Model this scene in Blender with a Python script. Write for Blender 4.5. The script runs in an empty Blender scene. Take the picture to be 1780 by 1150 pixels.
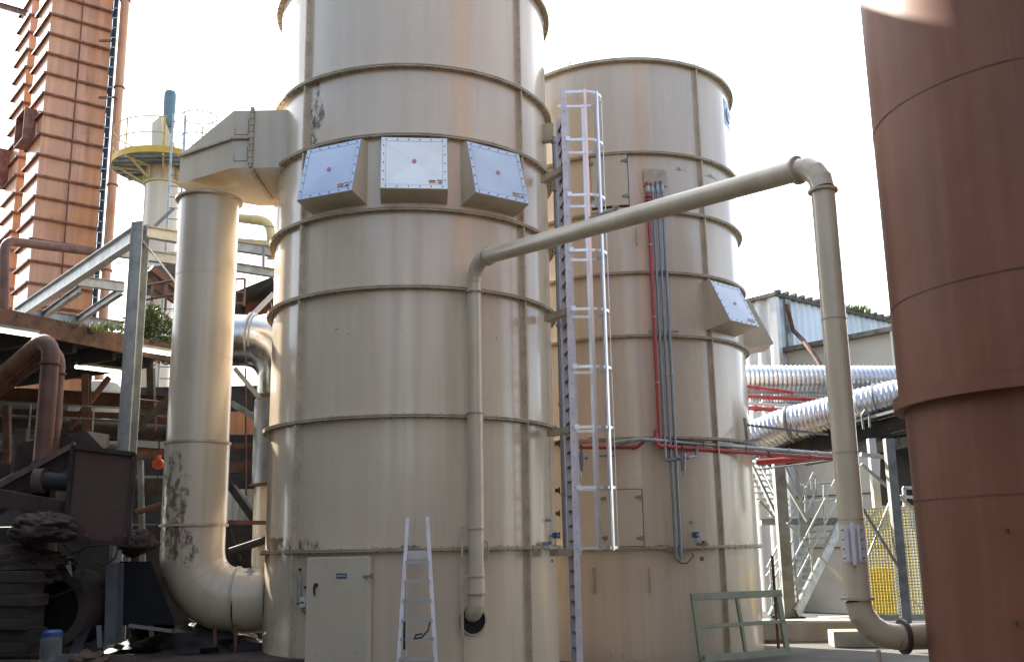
import bpy, math, random
from mathutils import Vector, Matrix, noise
random.seed(7)
PI = math.pi
C = bpy.context.scene.collection
S = bpy.context.scene
def R(a): return math.radians(a)

# ------------------------------------------------------------------ camera
EYE = Vector((0, 0, 1.6))
FPX, PITCH, ROLL = 1778.8, 0.2135, -0.0174
cp, sp, cr, sr = math.cos(PITCH), math.sin(PITCH), math.cos(ROLL), math.sin(ROLL)
FW = Vector((0, cp, sp)); U0 = Vector((0, -sp, cp)); R0 = Vector((1, 0, 0))
RT = R0*cr + U0*sr; UP = U0*cr - R0*sr
cam = bpy.data.objects.new('camera', bpy.data.cameras.new('camera')); C.objects.link(cam)
m = Matrix((RT, UP, -FW)).transposed().to_4x4(); m.translation = EYE
cam.matrix_world = m
cam.data.sensor_width = 36; cam.data.lens = 36*FPX/1780
cam.data.clip_start = .1; cam.data.clip_end = 3000
S.camera = cam
def ray(u, v): return FW + RT*((u-890)/FPX) - UP*((v-575)/FPX)
def at(u, v, Y):
    d = ray(u, v); return EYE + d*(Y/d.y)
def atz(u, v, z):
    d = ray(u, v); return EYE + d*((z-EYE.z)/d.z)
def onp(u, v, p0, d2):               # vertical plane through p0 running along (d2)
    n = Vector((d2[1], -d2[0], 0)); d = ray(u, v)
    return EYE + d*((Vector(p0)-EYE).dot(n)/d.dot(n))
def oncyl(u, v, c, r):               # front of an upright cylinder -> point, outward angle
    d = ray(u, v); dx, dy = d.x, d.y
    a = dx*dx+dy*dy; b = -2*(dx*c[0]+dy*c[1]); cc = c[0]**2+c[1]**2-r*r
    disc = b*b-4*a*cc
    t = -b/(2*a) if disc < 0 else (-b-math.sqrt(disc))/(2*a)
    p = EYE+d*t
    return p, math.atan2(p.y-c[1], p.x-c[0])

# ------------------------------------------------------------------ light
SUN_AZ, SUN_EL = R(-42), R(30)       # azimuth from +Y, towards +X
sdir = Vector((math.sin(SUN_AZ)*math.cos(SUN_EL), math.cos(SUN_AZ)*math.cos(SUN_EL), math.sin(SUN_EL)))
W = bpy.data.worlds.new('World'); S.world = W; W.use_nodes = True
nt = W.node_tree; nt.nodes.clear()
sky = nt.nodes.new('ShaderNodeTexSky'); sky.sky_type = 'NISHITA'; sky.sun_disc = False
sky.sun_elevation = SUN_EL; sky.sun_rotation = SUN_AZ; sky.air_density = 1.0; sky.dust_density = 1.2; sky.ozone_density = 1.0
tc = nt.nodes.new('ShaderNodeTexCoord'); nz = nt.nodes.new('ShaderNodeTexNoise')
mp = nt.nodes.new('ShaderNodeMapping'); mp.inputs['Scale'].default_value = (1, 1, 2.2)
nz.inputs['Scale'].default_value = 1.7; nz.inputs['Detail'].default_value = 3.5; nz.inputs['Roughness'].default_value = .6
rp = nt.nodes.new('ShaderNodeValToRGB'); rp.color_ramp.elements[0].position = .36; rp.color_ramp.elements[1].position = .6
mx = nt.nodes.new('ShaderNodeMixRGB'); mx.inputs['Color2'].default_value = (9.5, 9.6, 9.8, 1)
bg = nt.nodes.new('ShaderNodeBackground'); bg.inputs['Strength'].default_value = .1
ow = nt.nodes.new('ShaderNodeOutputWorld')
L = nt.links.new
L(tc.outputs['Generated'], mp.inputs['Vector']); L(mp.outputs[0], nz.inputs['Vector']); L(nz.outputs['Fac'], rp.inputs[0])
sxy = nt.nodes.new('ShaderNodeSeparateXYZ'); L(tc.outputs['Generated'], sxy.inputs[0])
mr = nt.nodes.new('ShaderNodeMapRange'); L(sxy.outputs[1], mr.inputs[0]); mr.inputs[1].default_value = -.35; mr.inputs[2].default_value = .5; mr.inputs[3].default_value = .12
mm = nt.nodes.new('ShaderNodeMath'); mm.operation = 'MULTIPLY'; L(rp.outputs[0], mm.inputs[0]); L(mr.outputs[0], mm.inputs[1])
L(mm.outputs[0], mx.inputs['Fac']); L(sky.outputs[0], mx.inputs['Color1']); L(mx.outputs[0], bg.inputs['Color']); L(bg.outputs[0], ow.inputs[0])
sun = bpy.data.objects.new('sun', bpy.data.lights.new('sun', 'SUN')); C.objects.link(sun)
sun.data.energy = 4.8; sun.data.angle = R(.55); sun.data.color = (1, .93, .82)
sun.rotation_euler = (-sdir).to_track_quat('-Z', 'Y').to_euler()
S.view_settings.view_transform = 'Standard'; S.view_settings.look = 'None'
S.view_settings.exposure = 1.97; S.view_settings.gamma = 1
try: S.cycles.max_bounces = 8; S.cycles.use_denoising = True
except Exception: pass

# ------------------------------------------------------------------ materials
def mat(name, col, rough=.5, metal=0., var=.12, vs=1.5, bump=0., bs=8., coat=0., stains=(), col2=None, spec=.5,
        stretch=(1, 1, 1), fleck=None, emit=None, wavy=None, runs=None):
    """procedural surface; stains: list of (kind, args.., colour, threshold, noise scale) in the thing's own coordinates"""
    M = bpy.data.materials.new(name); M.use_nodes = True; t = M.node_tree; N = t.nodes; K = t.links.new
    b = N['Principled BSDF']
    tcn = N.new('ShaderNodeTexCoord')
    def mathn(op, a, c=None, clamp=False):
        n = N.new('ShaderNodeMath'); n.operation = op; n.use_clamp = clamp
        for i, x in enumerate((a, c)):
            if x is None: continue
            if isinstance(x, (int, float)): n.inputs[i].default_value = x
            else: K(x, n.inputs[i])
        return n.outputs[0]
    def noisen(scale, detail=4, st=(1, 1, 1), rg=.55):
        mpn = N.new('ShaderNodeMapping'); mpn.inputs['Scale'].default_value = st
        n = N.new('ShaderNodeTexNoise'); n.inputs['Scale'].default_value = scale; n.inputs['Detail'].default_value = detail
        n.inputs['Roughness'].default_value = rg
        K(tcn.outputs['Object'], mpn.inputs[0]); K(mpn.outputs[0], n.inputs['Vector']); return n.outputs['Fac']
    def mixn(f, a, c):
        n = N.new('ShaderNodeMixRGB')
        if isinstance(f, (int, float)): n.inputs[0].default_value = f
        else: K(f, n.inputs[0])
        for i, x in ((1, a), (2, c)):
            if isinstance(x, tuple): n.inputs[i].default_value = (*x, 1)
            else: K(x, n.inputs[i])
        return n.outputs[0]
    def step(x, lo, hi):
        n = N.new('ShaderNodeMapRange'); n.interpolation_type = 'SMOOTHSTEP'; K(x, n.inputs[0])
        n.inputs[1].default_value = lo; n.inputs[2].default_value = hi; return n.outputs[0]
    c2 = col2 or tuple(x*(1-var*2) for x in col)
    c = mixn(step(noisen(vs, 6, stretch), .35, .7), col, c2)
    rr = mathn('ADD', mathn('MULTIPLY', noisen(vs*2.3, 5, stretch), .25), rough-.12, True)
    if fleck:
        fcol, fth, fsc = fleck
        fm = step(noisen(fsc, 8, rg=.7), fth, fth+.06); c = mixn(fm, c, fcol); rr = mathn('MAXIMUM', rr, mathn('MULTIPLY', fm, .8))
    if runs:                        # faint rain and rust runs down a wall
        m1 = step(noisen(7, 5, (1, 1, .05), .6), .56, .72); m2 = step(noisen(.9, 3), .44, .62)
        fm = mathn('MULTIPLY', mathn('MULTIPLY', m1, m2), runs[1]); c = mixn(fm, c, runs[0])
        m3 = step(noisen(5, 4, (1, 1, .04), .6), .42, .60); c = mixn(mathn('MULTIPLY', m3, runs[1]*.35), c, tuple(min(1, x*1.5+.1) for x in col))
    if stains:
        sep = N.new('ShaderNodeSeparateXYZ'); K(tcn.outputs['Object'], sep.inputs[0])
        nf = noisen(7, 12, (1, 1, .55), .78)
        for s in stains:
            if s[0] == 'band':      # dirt lying on and just above a ring: z0, height, amount
                _, z0, h, amt, sc = s
                dz = mathn('DIVIDE', mathn('SUBTRACT', sep.outputs[2], z0), h)
                f = mathn('MULTIPLY', step(dz, 1., 0.), step(dz, -.05, 0.))
                f = mathn('MULTIPLY', f, step(noisen(1.1, 3), .42, .58))
                mk = step(mathn('ADD', mathn('MULTIPLY', f, amt), nf), .82, .95)
            else:                   # patch: centre, radii, amount
                _, ctr, rad, amt, sc = s
                q = None
                for i in range(3):
                    if rad[i] is None: continue
                    e = mathn('POWER', mathn('ABSOLUTE', mathn('DIVIDE', mathn('SUBTRACT', sep.outputs[i], ctr[i]), rad[i])), 2.)
                    q = e if q is None else mathn('ADD', q, e)
                f = step(q, 1.25, .2)
                mk = step(mathn('ADD', mathn('MULTIPLY', f, amt), nf), .82, .93)
            c = mixn(mk, c, sc); rr = mathn('MAXIMUM', rr, mathn('MULTIPLY', mk, .85))
    K(c, b.inputs['Base Color']); K(rr, b.inputs['Roughness'])
    b.inputs['Metallic'].default_value = metal; b.inputs['Specular IOR Level'].default_value = spec
    if coat: b.inputs['Coat Weight'].default_value = coat; b.inputs['Coat Roughness'].default_value = .12
    if emit: b.inputs['Emission Color'].default_value = (*emit[0], 1); b.inputs['Emission Strength'].default_value = emit[1]
    nrm = None
    if wavy:
        bn = N.new('ShaderNodeBump'); bn.inputs['Strength'].default_value = wavy[0]; bn.inputs['Distance'].default_value = wavy[2] if len(wavy) > 2 else .05
        K(noisen(wavy[1], 2, (1, 1, .45)), bn.inputs['Height']); nrm = bn.outputs[0]
    if bump:
        bn = N.new('ShaderNodeBump'); bn.inputs['Strength'].default_value = bump; bn.inputs['Distance'].default_value = .02
        K(noisen(bs, 6), bn.inputs['Height'])
        if nrm: K(nrm, bn.inputs['Normal'])
        nrm = bn.outputs[0]
    if nrm: K(nrm, b.inputs['Normal'])
    return M
CREAM = (.64, .52, .375); RUSTY = (.085, .045, .03)
ZF1 = [1.664, 3.243, 4.848, 5.860, 6.854, 7.816, 9.46]
ZF2 = [1.645, 3.28, 4.87, 5.89, 6.90, 7.90, 9.53]
M_t1 = mat('cream_tank_paint', CREAM, .29, var=.05, vs=.7, coat=.5, wavy=(.45, .9, .05), fleck=((.16, .11, .08), .80, 14), stretch=(1, 1, .3), runs=((.30, .22, .15), .22),
    stains=[('band', 1.67, .16, .42, (.17, .12, .085)), ('band', 3.25, .10, .38, (.19, .13, .09)), ('band', 6.86, .08, .42, (.16, .11, .08)),
            ('band', 7.82, .04, .2, (.16, .11, .08)), ('patch', (-1.16, -1.38, 7.33), (.19, None, .75), .385, (.16, .11, .085)),
            ('patch', (-1.3, -1.5, 6.88), (.42, None, .07), .48, (.15, .10, .07)),
            ('patch', (-1.6, -1.1, 1.74), (.95, None, .15), .40, (.16, .11, .08)), ('patch', (-1.75, -.9, 1.0), (.10, None, .45), .30, (.33, .23, .16))])
M_t2 = mat('cream_tank_paint_aged', (.62, .50, .36), .29, var=.07, vs=.7, coat=.5, wavy=(.5, .9, .05), fleck=((.14, .09, .06), .80, 16), stretch=(1, 1, .3), runs=((.28, .19, .12), .30),
    stains=[('band', 7.64, .26, .40, (.17, .11, .075)), ('band', 1.65, .10, .40, (.17, .11, .075)), ('band', 3.3, .09, .40, (.16, .10, .07)),
            ('band', 4.88, .08, .40, (.17, .11, .075)), ('band', 5.9, .1, .40, (.17, .11, .075)), ('patch', (-.6, -1.9, .03), (.5, None, .16), .30, (.10, .075, .055))])
M_trim = mat('cream_flange_paint', (.50, .42, .30), .5, var=.15, vs=5, fleck=((.16, .11, .07), .66, 18))
M_seam = mat('cream_seam_paint_stained', (.60, .50, .36), .48, var=.12, vs=4, fleck=((.27, .16, .09), .70, 9))
M_bolt2 = mat('dull_painted_bolt', (.22, .17, .12), .55, var=.2)
M_pipe = mat('cream_pipe_paint', (.57, .475, .335), .33, var=.08, coat=.3, runs=((.30, .22, .15), .35), fleck=((.2, .15, .1), .8, 20))
M_pipeh = mat('beige_duct_paint', (.56, .46, .32), .33, var=.06, coat=.3, vs=.8, fleck=((.16, .12, .08), .78, 16), runs=((.30, .22, .15), .25),
    stains=[('patch', (-.20, -.2, 2.25), (.36, None, 1.0), .385, (.17, .115, .08)), ('patch', (-.02, -.3, 1.75), (.30, None, .42), .345, (.16, .11, .08)),
            ('patch', (.95, -.3, 1.45), (.3, None, .2), .36, (.16, .11, .08))])
M_door = mat('door_paint', (.60, .515, .37), .42, var=.04, fleck=((.2, .14, .1), .8, 18))
M_bolt = mat('bolt_steel', (.12, .10, .085), .5, .4)
M_alu = mat('aluminium', (.68, .68, .70), .33, .9, var=.08, vs=3, spec=.5)
M_alud = mat('aluminium_ladder', (.76, .71, .72), .45, .1, var=.1, vs=4)
M_steel = mat('stainless_sheet', (.34, .375, .43), .36, 1., var=.03, vs=1)  # blue base colour carries the sky reflected in the side vent panels
M_steelp = mat('sheet_bright_reflection_tint', (.85, .80, .71), .36, .8, var=.05, vs=2)  # centre vent panel: its bright reflection is put into the base colour
M_galv = mat('galvanised_steel', (.42, .44, .43), .5, .55, var=.14, vs=6)
M_galvd = mat('galvanised_steel_dull', (.27, .28, .27), .55, .35, var=.2, vs=5, fleck=((.12, .08, .05), .68, 8))
M_duct = mat('spiral_duct_metal', (.60, .63, .67), .28, .85, var=.06, vs=4)
M_cond = mat('grey_conduit', (.26, .27, .28), .38, .5, var=.1, vs=5)
M_red = mat('red_pipe_paint', (.42, .035, .025), .35, var=.12, vs=4, coat=.3)
M_redtank = mat('red_oxide_tank_paint', (.21, .083, .044), .57, var=.10, vs=.8, coat=0, spec=.3, wavy=(.25, .8, .03), fleck=((.12, .05, .035), .79, 12), runs=((.12, .055, .04), .28),
    stains=[('patch', (-.4, -1.2, 2.71), (.55, None, .10), .35, (.21, .13, .09))])
M_tower = mat('orange_red_tower_paint', (.57, .255, .11), .42, var=.14, vs=1.2, col2=(.47, .19, .08), fleck=((.2, .09, .05), .66, 5), coat=.6, runs=((.22, .09, .05), .7))
M_towerrib = mat('tower_rib_dirty', (.27, .11, .07), .6, var=.3, vs=4, fleck=((.10, .075, .045), .56, 7))
M_rust = mat('rusty_steel', (.15, .075, .045), .8, var=.3, vs=3, bump=.4, bs=20, fleck=((.06, .035, .025), .55, 9))
M_rustred = mat('rust_red_paint', (.17, .07, .042), .6, var=.25, vs=3, fleck=((.08, .045, .03), .6, 8))
M_brown = mat('brown_dusty_steel', (.065, .042, .032), .8, var=.3, vs=2, bump=.5, bs=12, fleck=((.10, .075, .055), .60, 7))  # base colour darkened to stand in for deep shade at lower left
M_dust = mat('dusty_clay', (.15, .105, .075), .95, var=.3, vs=3, bump=1., bs=10, fleck=((.11, .075, .05), .57, 6))  # shade under the canopy is partly in this darkened colour
M_dark = mat('dark_steel_shade_tone', (.035, .03, .027), .7, var=.4, vs=2, bump=.3)  # near-black base colour, also standing in for deep shade in the hall
M_black = mat('black_rubber', (.02, .02, .02), .6, var=.2)
M_hole = mat('dark_inside', (.008, .008, .008), .9, var=.2)
M_yel = mat('yellow_paint', (.62, .38, .03), .45, var=.1, vs=5, fleck=((.25, .15, .05), .7, 10))
M_yelp = mat('pale_yellow_paint', (.60, .48, .22), .45, var=.1, vs=5)
M_yelm = mat('yellow_grating', (.62, .52, .12), .5, var=.12, vs=2, fleck=((.4, .36, .2), .6, 5))
M_motor = mat('grey_blue_motor_paint', (.12, .19, .22), .45, var=.1)
M_under = mat('blue_grey_chequer_plate', (.42, .52, .56), .5, .3, var=.2, vs=4, bump=.3, bs=40, fleck=((.12, .12, .11), .66, 7))  # lightened: bounced light on the deck underside is in this colour
M_grn = mat('olive_green_paint', (.20, .21, .125), .5, var=.1, vs=4, fleck=((.11, .09, .05), .72, 9))
M_conc = mat('concrete', (.36, .34, .30), .85, var=.18, vs=1.2, bump=.3, bs=25)
M_concw = mat('painted_concrete_wall', (.45, .43, .37), .8, var=.12, vs=.8, bump=.2, bs=20, stains=[], fleck=((.3, .28, .23), .66, 2))
M_clad = mat('pale_corrugated_cladding', (.66, .67, .65), .5, .1, var=.15, vs=1, col2=(.40, .40, .38), stretch=(1, 1, .15), fleck=((.26, .24, .2), .7, 4))
M_cladb = mat('blue_white_cladding', (.66, .71, .74), .5, .1, var=.12, vs=1.3, stretch=(1, 1, .15), fleck=((.3, .29, .26), .68, 4))
M_roofe = mat('weathered_fibre_cement', (.17, .155, .13), .9, var=.3, vs=3, bump=.6, bs=14, fleck=((.06, .06, .04), .6, 6))
M_asph = mat('asphalt_yard', (.05, .047, .044), .85, var=.25, vs=.9, bump=.3, bs=40, col2=(.075, .07, .062))
M_slab = mat('concrete_yard', (.13, .12, .105), .88, var=.2, vs=.8, bump=.3, bs=30, fleck=((.09, .08, .07), .63, 2.5))
M_leaf = mat('leaf', (.14, .20, .06), .55, var=.3, vs=9)
M_leafy = mat('yellow_green_leaf', (.22, .27, .05), .55, var=.3, vs=9)
M_orange = mat('orange_plastic', (.70, .11, .02), .4, var=.08)
M_white = mat('white_plastic', (.62, .62, .6), .4, var=.05)
M_bluep = mat('blue_enamel', (.035, .085, .21), .35, var=.1)
M_navy = mat('navy_sign', (.045, .075, .22), .4, var=.1)
M_text = mat('pale_lettering', (.55, .6, .7), .5, var=.02)
M_logo = mat('blue_logo_paint', (.05, .19, .50), .4, var=.03)
M_sred = mat('sticker_red', (.55, .05, .06), .4, var=.02)
M_sor = mat('sticker_orange', (.75, .28, .02), .4, var=.02)
M_sbl = mat('sticker_black', (.03, .03, .035), .4, var=.02)
M_tube = mat('lit_fluorescent_tube', (.9, .9, .8), .4, emit=((1, .98, .72), 1.6))
M_roofp = mat('translucent_roof_sheet', (.7, .7, .6), .5)
M_brick = mat('facade_pale', (.55, .50, .42), .8, var=.15)
M_plank = mat('old_timber', (.055, .042, .032), .85, var=.35, vs=3, stretch=(.3, .3, 4), bump=.5, bs=14)  # timber colour darkened to carry the shade at far left
M_wood = M_plank

# ------------------------------------------------------------------ mesh helpers
class MB:
    def __init__(s): s.v = []; s.f = []
    def add(s, vs, fs):
        o = len(s.v); s.v += [Vector(v) for v in vs]; s.f += [tuple(o+i for i in f) for f in fs]; return s
    def hexa(s, p):      # 8 points: bottom 4 ccw, top 4
        return s.add(p, [(3, 2, 1, 0), (4, 5, 6, 7), (0, 1, 5, 4), (1, 2, 6, 5), (2, 3, 7, 6), (3, 0, 4, 7)])
    def obox(s, c, x, y, z):   # centre, half vectors
        c, x, y, z = map(Vector, (c, x, y, z))
        return s.hexa([c-x-y-z, c+x-y-z, c+x+y-z, c-x+y-z, c-x-y+z, c+x-y+z, c+x+y+z, c-x+y+z])
    def box(s, c, sz, rz=0):
        a, b = math.cos(rz), math.sin(rz)
        return s.obox(c, (a*sz[0]/2, b*sz[0]/2, 0), (-b*sz[1]/2, a*sz[1]/2, 0), (0, 0, sz[2]/2))
    def frame(s, p0, p1, upv=None):
        d = (Vector(p1)-Vector(p0)); l = d.length; d.normalize()
        u = Vector(upv) if upv is not None else Vector((0, 0, 1))
        if abs(d.dot(u.normalized())) > .97: u = Vector((0, 1, 0)) if upv is None else Vector((1, 0, 0))
        x = d.cross(u).normalized(); y = x.cross(d).normalized(); return d, x, y, l
    def beam(s, p0, p1, w, h=None, up=None):
        h = h or w; p0, p1 = Vector(p0), Vector(p1); d, x, y, l = s.frame(p0, p1, up)
        return s.obox((p0+p1)/2, x*w/2, y*h/2, d*l/2)
    def prism(s, sec, p0, p1, up=None):   # section [(x,y)..] ccw swept
        p0, p1 = Vector(p0), Vector(p1); d, x, y, l = s.frame(p0, p1, up); n = len(sec)
        vs = [p0+x*a+y*b for a, b in sec]+[p1+x*a+y*b for a, b in sec]
        return s.add(vs, [tuple(range(n)), tuple(range(2*n-1, n-1, -1))]+[(i, i+n, (i+1) % n+n, (i+1) % n) for i in range(n)])
    def ibeam(s, p0, p1, w, h, t=.012, up=None):
        for a, b, c, e in ((0, h/2-t/2, w, t), (0, -h/2+t/2, w, t), (0, 0, t, h-2*t-.002)):
            s.prism([(a-c/2, b-e/2), (a+c/2, b-e/2), (a+c/2, b+e/2), (a-c/2, b+e/2)], p0, p1, up)
        return s
    def channel(s, p0, p1, w, h, t=.012, up=None, side=1):
        for a, b, c, e in ((side*w/2, h/2-t/2, w, t), (side*w/2, -h/2+t/2, w, t), (0, 0, t, h)):
            s.prism([(a-c/2, b-e/2), (a+c/2, b-e/2), (a+c/2, b+e/2), (a-c/2, b+e/2)], p0, p1, up)
        return s
    def tube(s, pts, r, n=16, cap=True):
        pts = [Vector(p) for p in pts]; m = len(pts); rs = r if isinstance(r, (list, tuple)) else [r]*m
        d0 = (pts[1]-pts[0]).normalized(); u = Vector((0, 0, 1)) if abs(d0.z) < .9 else Vector((1, 0, 0))
        x = d0.cross(u).normalized(); y = x.cross(d0).normalized(); rings = []
        for i in range(m):
            a = (pts[i]-pts[i-1]).normalized() if i else d0
            b = (pts[i+1]-pts[i]).normalized() if i < m-1 else a
            # transport frame onto 'a', then cut by the mitre plane
            x = (x-a*x.dot(a)).normalized(); y = x.cross(a).normalized()*-1 if False else a.cross(x).normalized()*-1
            nm = (a+b); nm = nm.normalized() if nm.length > 1e-6 else a
            ring = []
            for k in range(n):
                t = 2*PI*k/n; o = (x*math.cos(t)+y*math.sin(t))*rs[i]
                o = o - a*(o.dot(nm)/max(a.dot(nm), .2))
                ring.append(pts[i]+o)
            rings.append(ring)
        vs = [v for rg in rings for v in rg]
        fs = [(i*n+k, i*n+(k+1) % n, (i+1)*n+(k+1) % n, (i+1)*n+k) for i in range(m-1) for k in range(n)]
        if cap: fs += [tuple(reversed(range(n))), tuple(range((m-1)*n, m*n))]
        return s.add(vs, fs)
    def lathe(s, c, prof, n=64, a0=0, a1=2*PI, ax=None, close=False):
        """prof [(r,z)..] about an upright axis through c (or axis vector ax)"""
        c = Vector(c); full = abs(a1-a0-2*PI) < 1e-6; m = n if full else n+1
        Z = Vector(ax).normalized() if ax is not None else Vector((0, 0, 1))
        X = (Vector((1, 0, 0)) if abs(Z.x) < .9 else Vector((0, 1, 0))); X = (X-Z*X.dot(Z)).normalized(); Y = Z.cross(X)
        vs = [c+(X*math.cos(a0+(a1-a0)*k/n)+Y*math.sin(a0+(a1-a0)*k/n))*r+Z*z for r, z in prof for k in range(m)]
        fs = []; p = len(prof)
        for i in range(p if close else p-1):
            j = (i+1) % p
            for k in range(n if full else n):
                k2 = (k+1) % m if full else k+1
                fs.append((i*m+k, i*m+k2, j*m+k2, j*m+k))
        return s.add(vs, fs)
    def ring(s, c, r0, r1, h, n=64, ax=None, a0=0, a1=2*PI):
        return s.lathe(c, [(r0, -h/2), (r1, -h/2), (r1, h/2), (r0, h/2)], n, a0, a1, ax, close=True)
    def disc(s, c, r, h, n=24, ax=None):
        return s.lathe(c, [(1e-4, -h/2), (r, -h/2), (r, h/2), (1e-4, h/2)], n, 0, 2*PI, ax)
    def bolt(s, c, ax, r=.011, h=.012): return s.lathe(c, [(1e-4, h), (r, h), (r, -h/2)], 6, 0, 2*PI, ax)
    def build(s, name, mt, parent=None, smooth=25, bevel=0):
        me = bpy.data.meshes.new(name); org = Vector((0, 0, 0))
        if parent is not None: org = Vector(parent.get('_o', (0, 0, 0)))
        me.from_pydata([tuple(v-org) for v in s.v], [], s.f); me.update()
        import bmesh
        bm = bmesh.new(); bm.from_mesh(me); bmesh.ops.recalc_face_normals(bm, faces=bm.faces); bm.to_mesh(me); bm.free()
        me.materials.append(mt)
        if smooth:
            me.polygons.foreach_set('use_smooth', [True]*len(me.polygons)); me.set_sharp_from_angle(angle=R(smooth))
        o = bpy.data.objects.new(name, me); C.objects.link(o)
        if name == 'bolt_row' and len(me.polygons) > 300: o['kind'] = 'stuff'
        if parent is not None: o.parent = parent; o['_o'] = tuple(org)
        else: o['_o'] = (0., 0., 0.)
        if bevel:
            b = o.modifiers.new('bevel', 'BEVEL'); b.width = bevel; b.segments = 2; b.limit_method = 'ANGLE'
        return o
def thing(name, label, cat, loc=(0, 0, 0), group=None, kind=None):
    o = bpy.data.objects.new(name, None); C.objects.link(o); o.location = loc; o['_o'] = tuple(loc)
    o['label'] = label; o['category'] = cat; o.empty_display_size = .2
    if group: o['group'] = group
    o['kind'] = kind or 'thing'
    return o
def solo(name, mb, mt, label, cat, group=None, kind=None, **k):
    org = sum((v for v in mb.v), Vector())/len(mb.v); org.z = min(v.z for v in mb.v)
    for v in mb.v: v -= org
    o = mb.build(name, mt, None, **k); o.location = org
    o['label'] = label; o['category'] = cat
    if group: o['group'] = group
    o['kind'] = kind or 'thing'
    return o
def struct(name, mb, mt, **k):
    o = mb.build(name, mt, None, **k); o['kind'] = 'structure'; o['label'] = k.get('label', name.replace('_', ' ')); return o
def arc(p0, corner, p1, rad, n=6):
    """fillet points replacing a corner"""
    p0, c, p1 = map(Vector, (p0, corner, p1)); a = (p0-c).normalized(); b = (p1-c).normalized()
    th = a.angle(b); t = rad/math.tan(th/2); s0 = c+a*t; s1 = c+b*t
    ctr = c+(a+b).normalized()*(rad/math.sin(th/2)); out = []
    v0 = s0-ctr; v1 = s1-ctr; ang = v0.angle(v1)
    for i in range(n+1):
        f = i/n; out.append(ctr+(v0*math.sin((1-f)*ang)+v1*math.sin(f*ang))/math.sin(ang))
    return out
def pathpts(pts, rad, n=5):
    out = [Vector(pts[0])]
    for i in range(1, len(pts)-1): out += arc(pts[i-1], pts[i], pts[i+1], rad, n)
    out.append(Vector(pts[-1])); return out

# ------------------------------------------------------------------ ground
def grid(x0, x1, y0, y1, nx, ny, zf):
    mb = MB(); vs = [(x0+(x1-x0)*i/nx, y0+(y1-y0)*j/ny, zf(x0+(x1-x0)*i/nx, y0+(y1-y0)*j/ny)) for j in range(ny+1) for i in range(nx+1)]
    return mb.add(vs, [(j*(nx+1)+i, j*(nx+1)+i+1, (j+1)*(nx+1)+i+1, (j+1)*(nx+1)+i) for j in range(ny) for i in range(nx)])
mb = MB().add([(-800, -400, -.004), (800, -400, -.004), (800, 1400, -.004), (-800, 1400, -.004)], [(0, 1, 2, 3)])
struct('ground', mb, M_asph, smooth=0)
mb = MB().add([(-4.2, 9, 0), (9, 9, 0), (9, 21.5, 0), (-4.2, 21.5, 0)], [(0, 1, 2, 3)])
struct('concrete_yard', mb, M_slab, smooth=0)

# ------------------------------------------------------------------ tanks
def cylframe(c, ang):
    n = Vector((math.cos(ang), math.sin(ang), 0)); return n, Vector((-math.sin(ang), math.cos(ang), 0))
def tank(c, r, rf, ZF, seams, M, label, rimhooks):
    t = thing('process_tank', label, 'tank', (c[0], c[1], 0), group='tall cream process tanks')
    prof = [(r, 0)]
    MB().lathe((c[0], c[1], 0), [(r, -.02), (r, ZF[-1]), (r-.02, ZF[-1]), (r-.02, ZF[-1]-1.4)], 144).build('shell', M, t, smooth=30)
    MB().disc((c[0], c[1], ZF[-1]-1.35), r-.03, .05, 96).build('roof', M_dark, t)
    for i, z in enumerate(ZF):
        mb = MB(); top = (i == len(ZF)-1)
        if not top:
            mb.ring((c[0], c[1], z+.011), r+.002, rf, .016, 144); mb.ring((c[0], c[1], z-.011), r+.002, rf-.004, .016, 144)
        else: mb.ring((c[0], c[1], z), r+.002, rf, .05, 144)
        fr = mb.build('flange_ring', M_trim, t, smooth=30)
        bm = MB(); nb = 84
        for k in range(nb):
            a = 2*PI*(k+.5)/nb; n, tt = cylframe(c, a)
            if n.dot(Vector((c[0], c[1], 0)).normalized()) > .35: continue
            p = Vector((c[0], c[1], 0))+n*(rf-.035)
            bm.bolt(p+Vector((0, 0, z-.022 if not top else z-.027)), (0, 0, -1), .010, .012)
            if not top: bm.bolt(p+Vector((0, 0, z+.019)), (0, 0, 1), .010, .010)
        bm.build('bolt_row', M_bolt2, fr, smooth=0)
    for a in seams:
        n, tt = cylframe(c, a)
        zs = [0]+ZF
        sm = MB(); bm = MB(); O = Vector((c[0], c[1], 0))
        for i in range(len(zs)-1):
            za, zb = zs[i]+.025, zs[i+1]-.025
            sm.obox(O+n*(r+.034)+Vector((0, 0, (za+zb)/2))-tt*.006, n*.034, tt*.005, (0, 0, (zb-za)/2))
            sm.obox(O+n*(r+.034)+Vector((0, 0, (za+zb)/2))+tt*.006, n*.032, tt*.005, (0, 0, (zb-za)/2))
            for s_ in (-1, 1): sm.obox(O+n*(r+.004)+Vector((0, 0, (za+zb)/2))+tt*(.011+.02)*s_, n*.006, tt*.0195, (0, 0, (zb-za)/2))
            k = int((zb-za)/.155)
            for q in range(k):
                z = za+(q+.5)*(zb-za)/k
                for s_ in (-1, 1): bm.bolt(O+n*(r+.045)+tt*.012*s_+Vector((0, 0, z)), tt*s_, .007, .008)
        so = sm.build('vertical_seam', M_seam, t, smooth=0); bm.build('bolt_row', M_bolt2, so, smooth=0)
    for a in rimhooks:
        n, tt = cylframe(c, a); p = Vector((c[0], c[1], ZF[-1]+.07))+n*(r+.03)
        MB().lathe(p, [(.045+.012*math.cos(q*PI/3), .012*math.sin(q*PI/3)) for q in range(6)], 14, 0, 2*PI, tt, close=True).build('lifting_eye', M_trim, t)
    return t
C1, R1, RF1 = (-1.406, 14.277), 1.962, 2.05
C2, R2, RF2 = (2.050, 17.60), 1.965, 2.055
def angof(u, v, c, r): return oncyl(u, v, c, r)[1]
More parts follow.
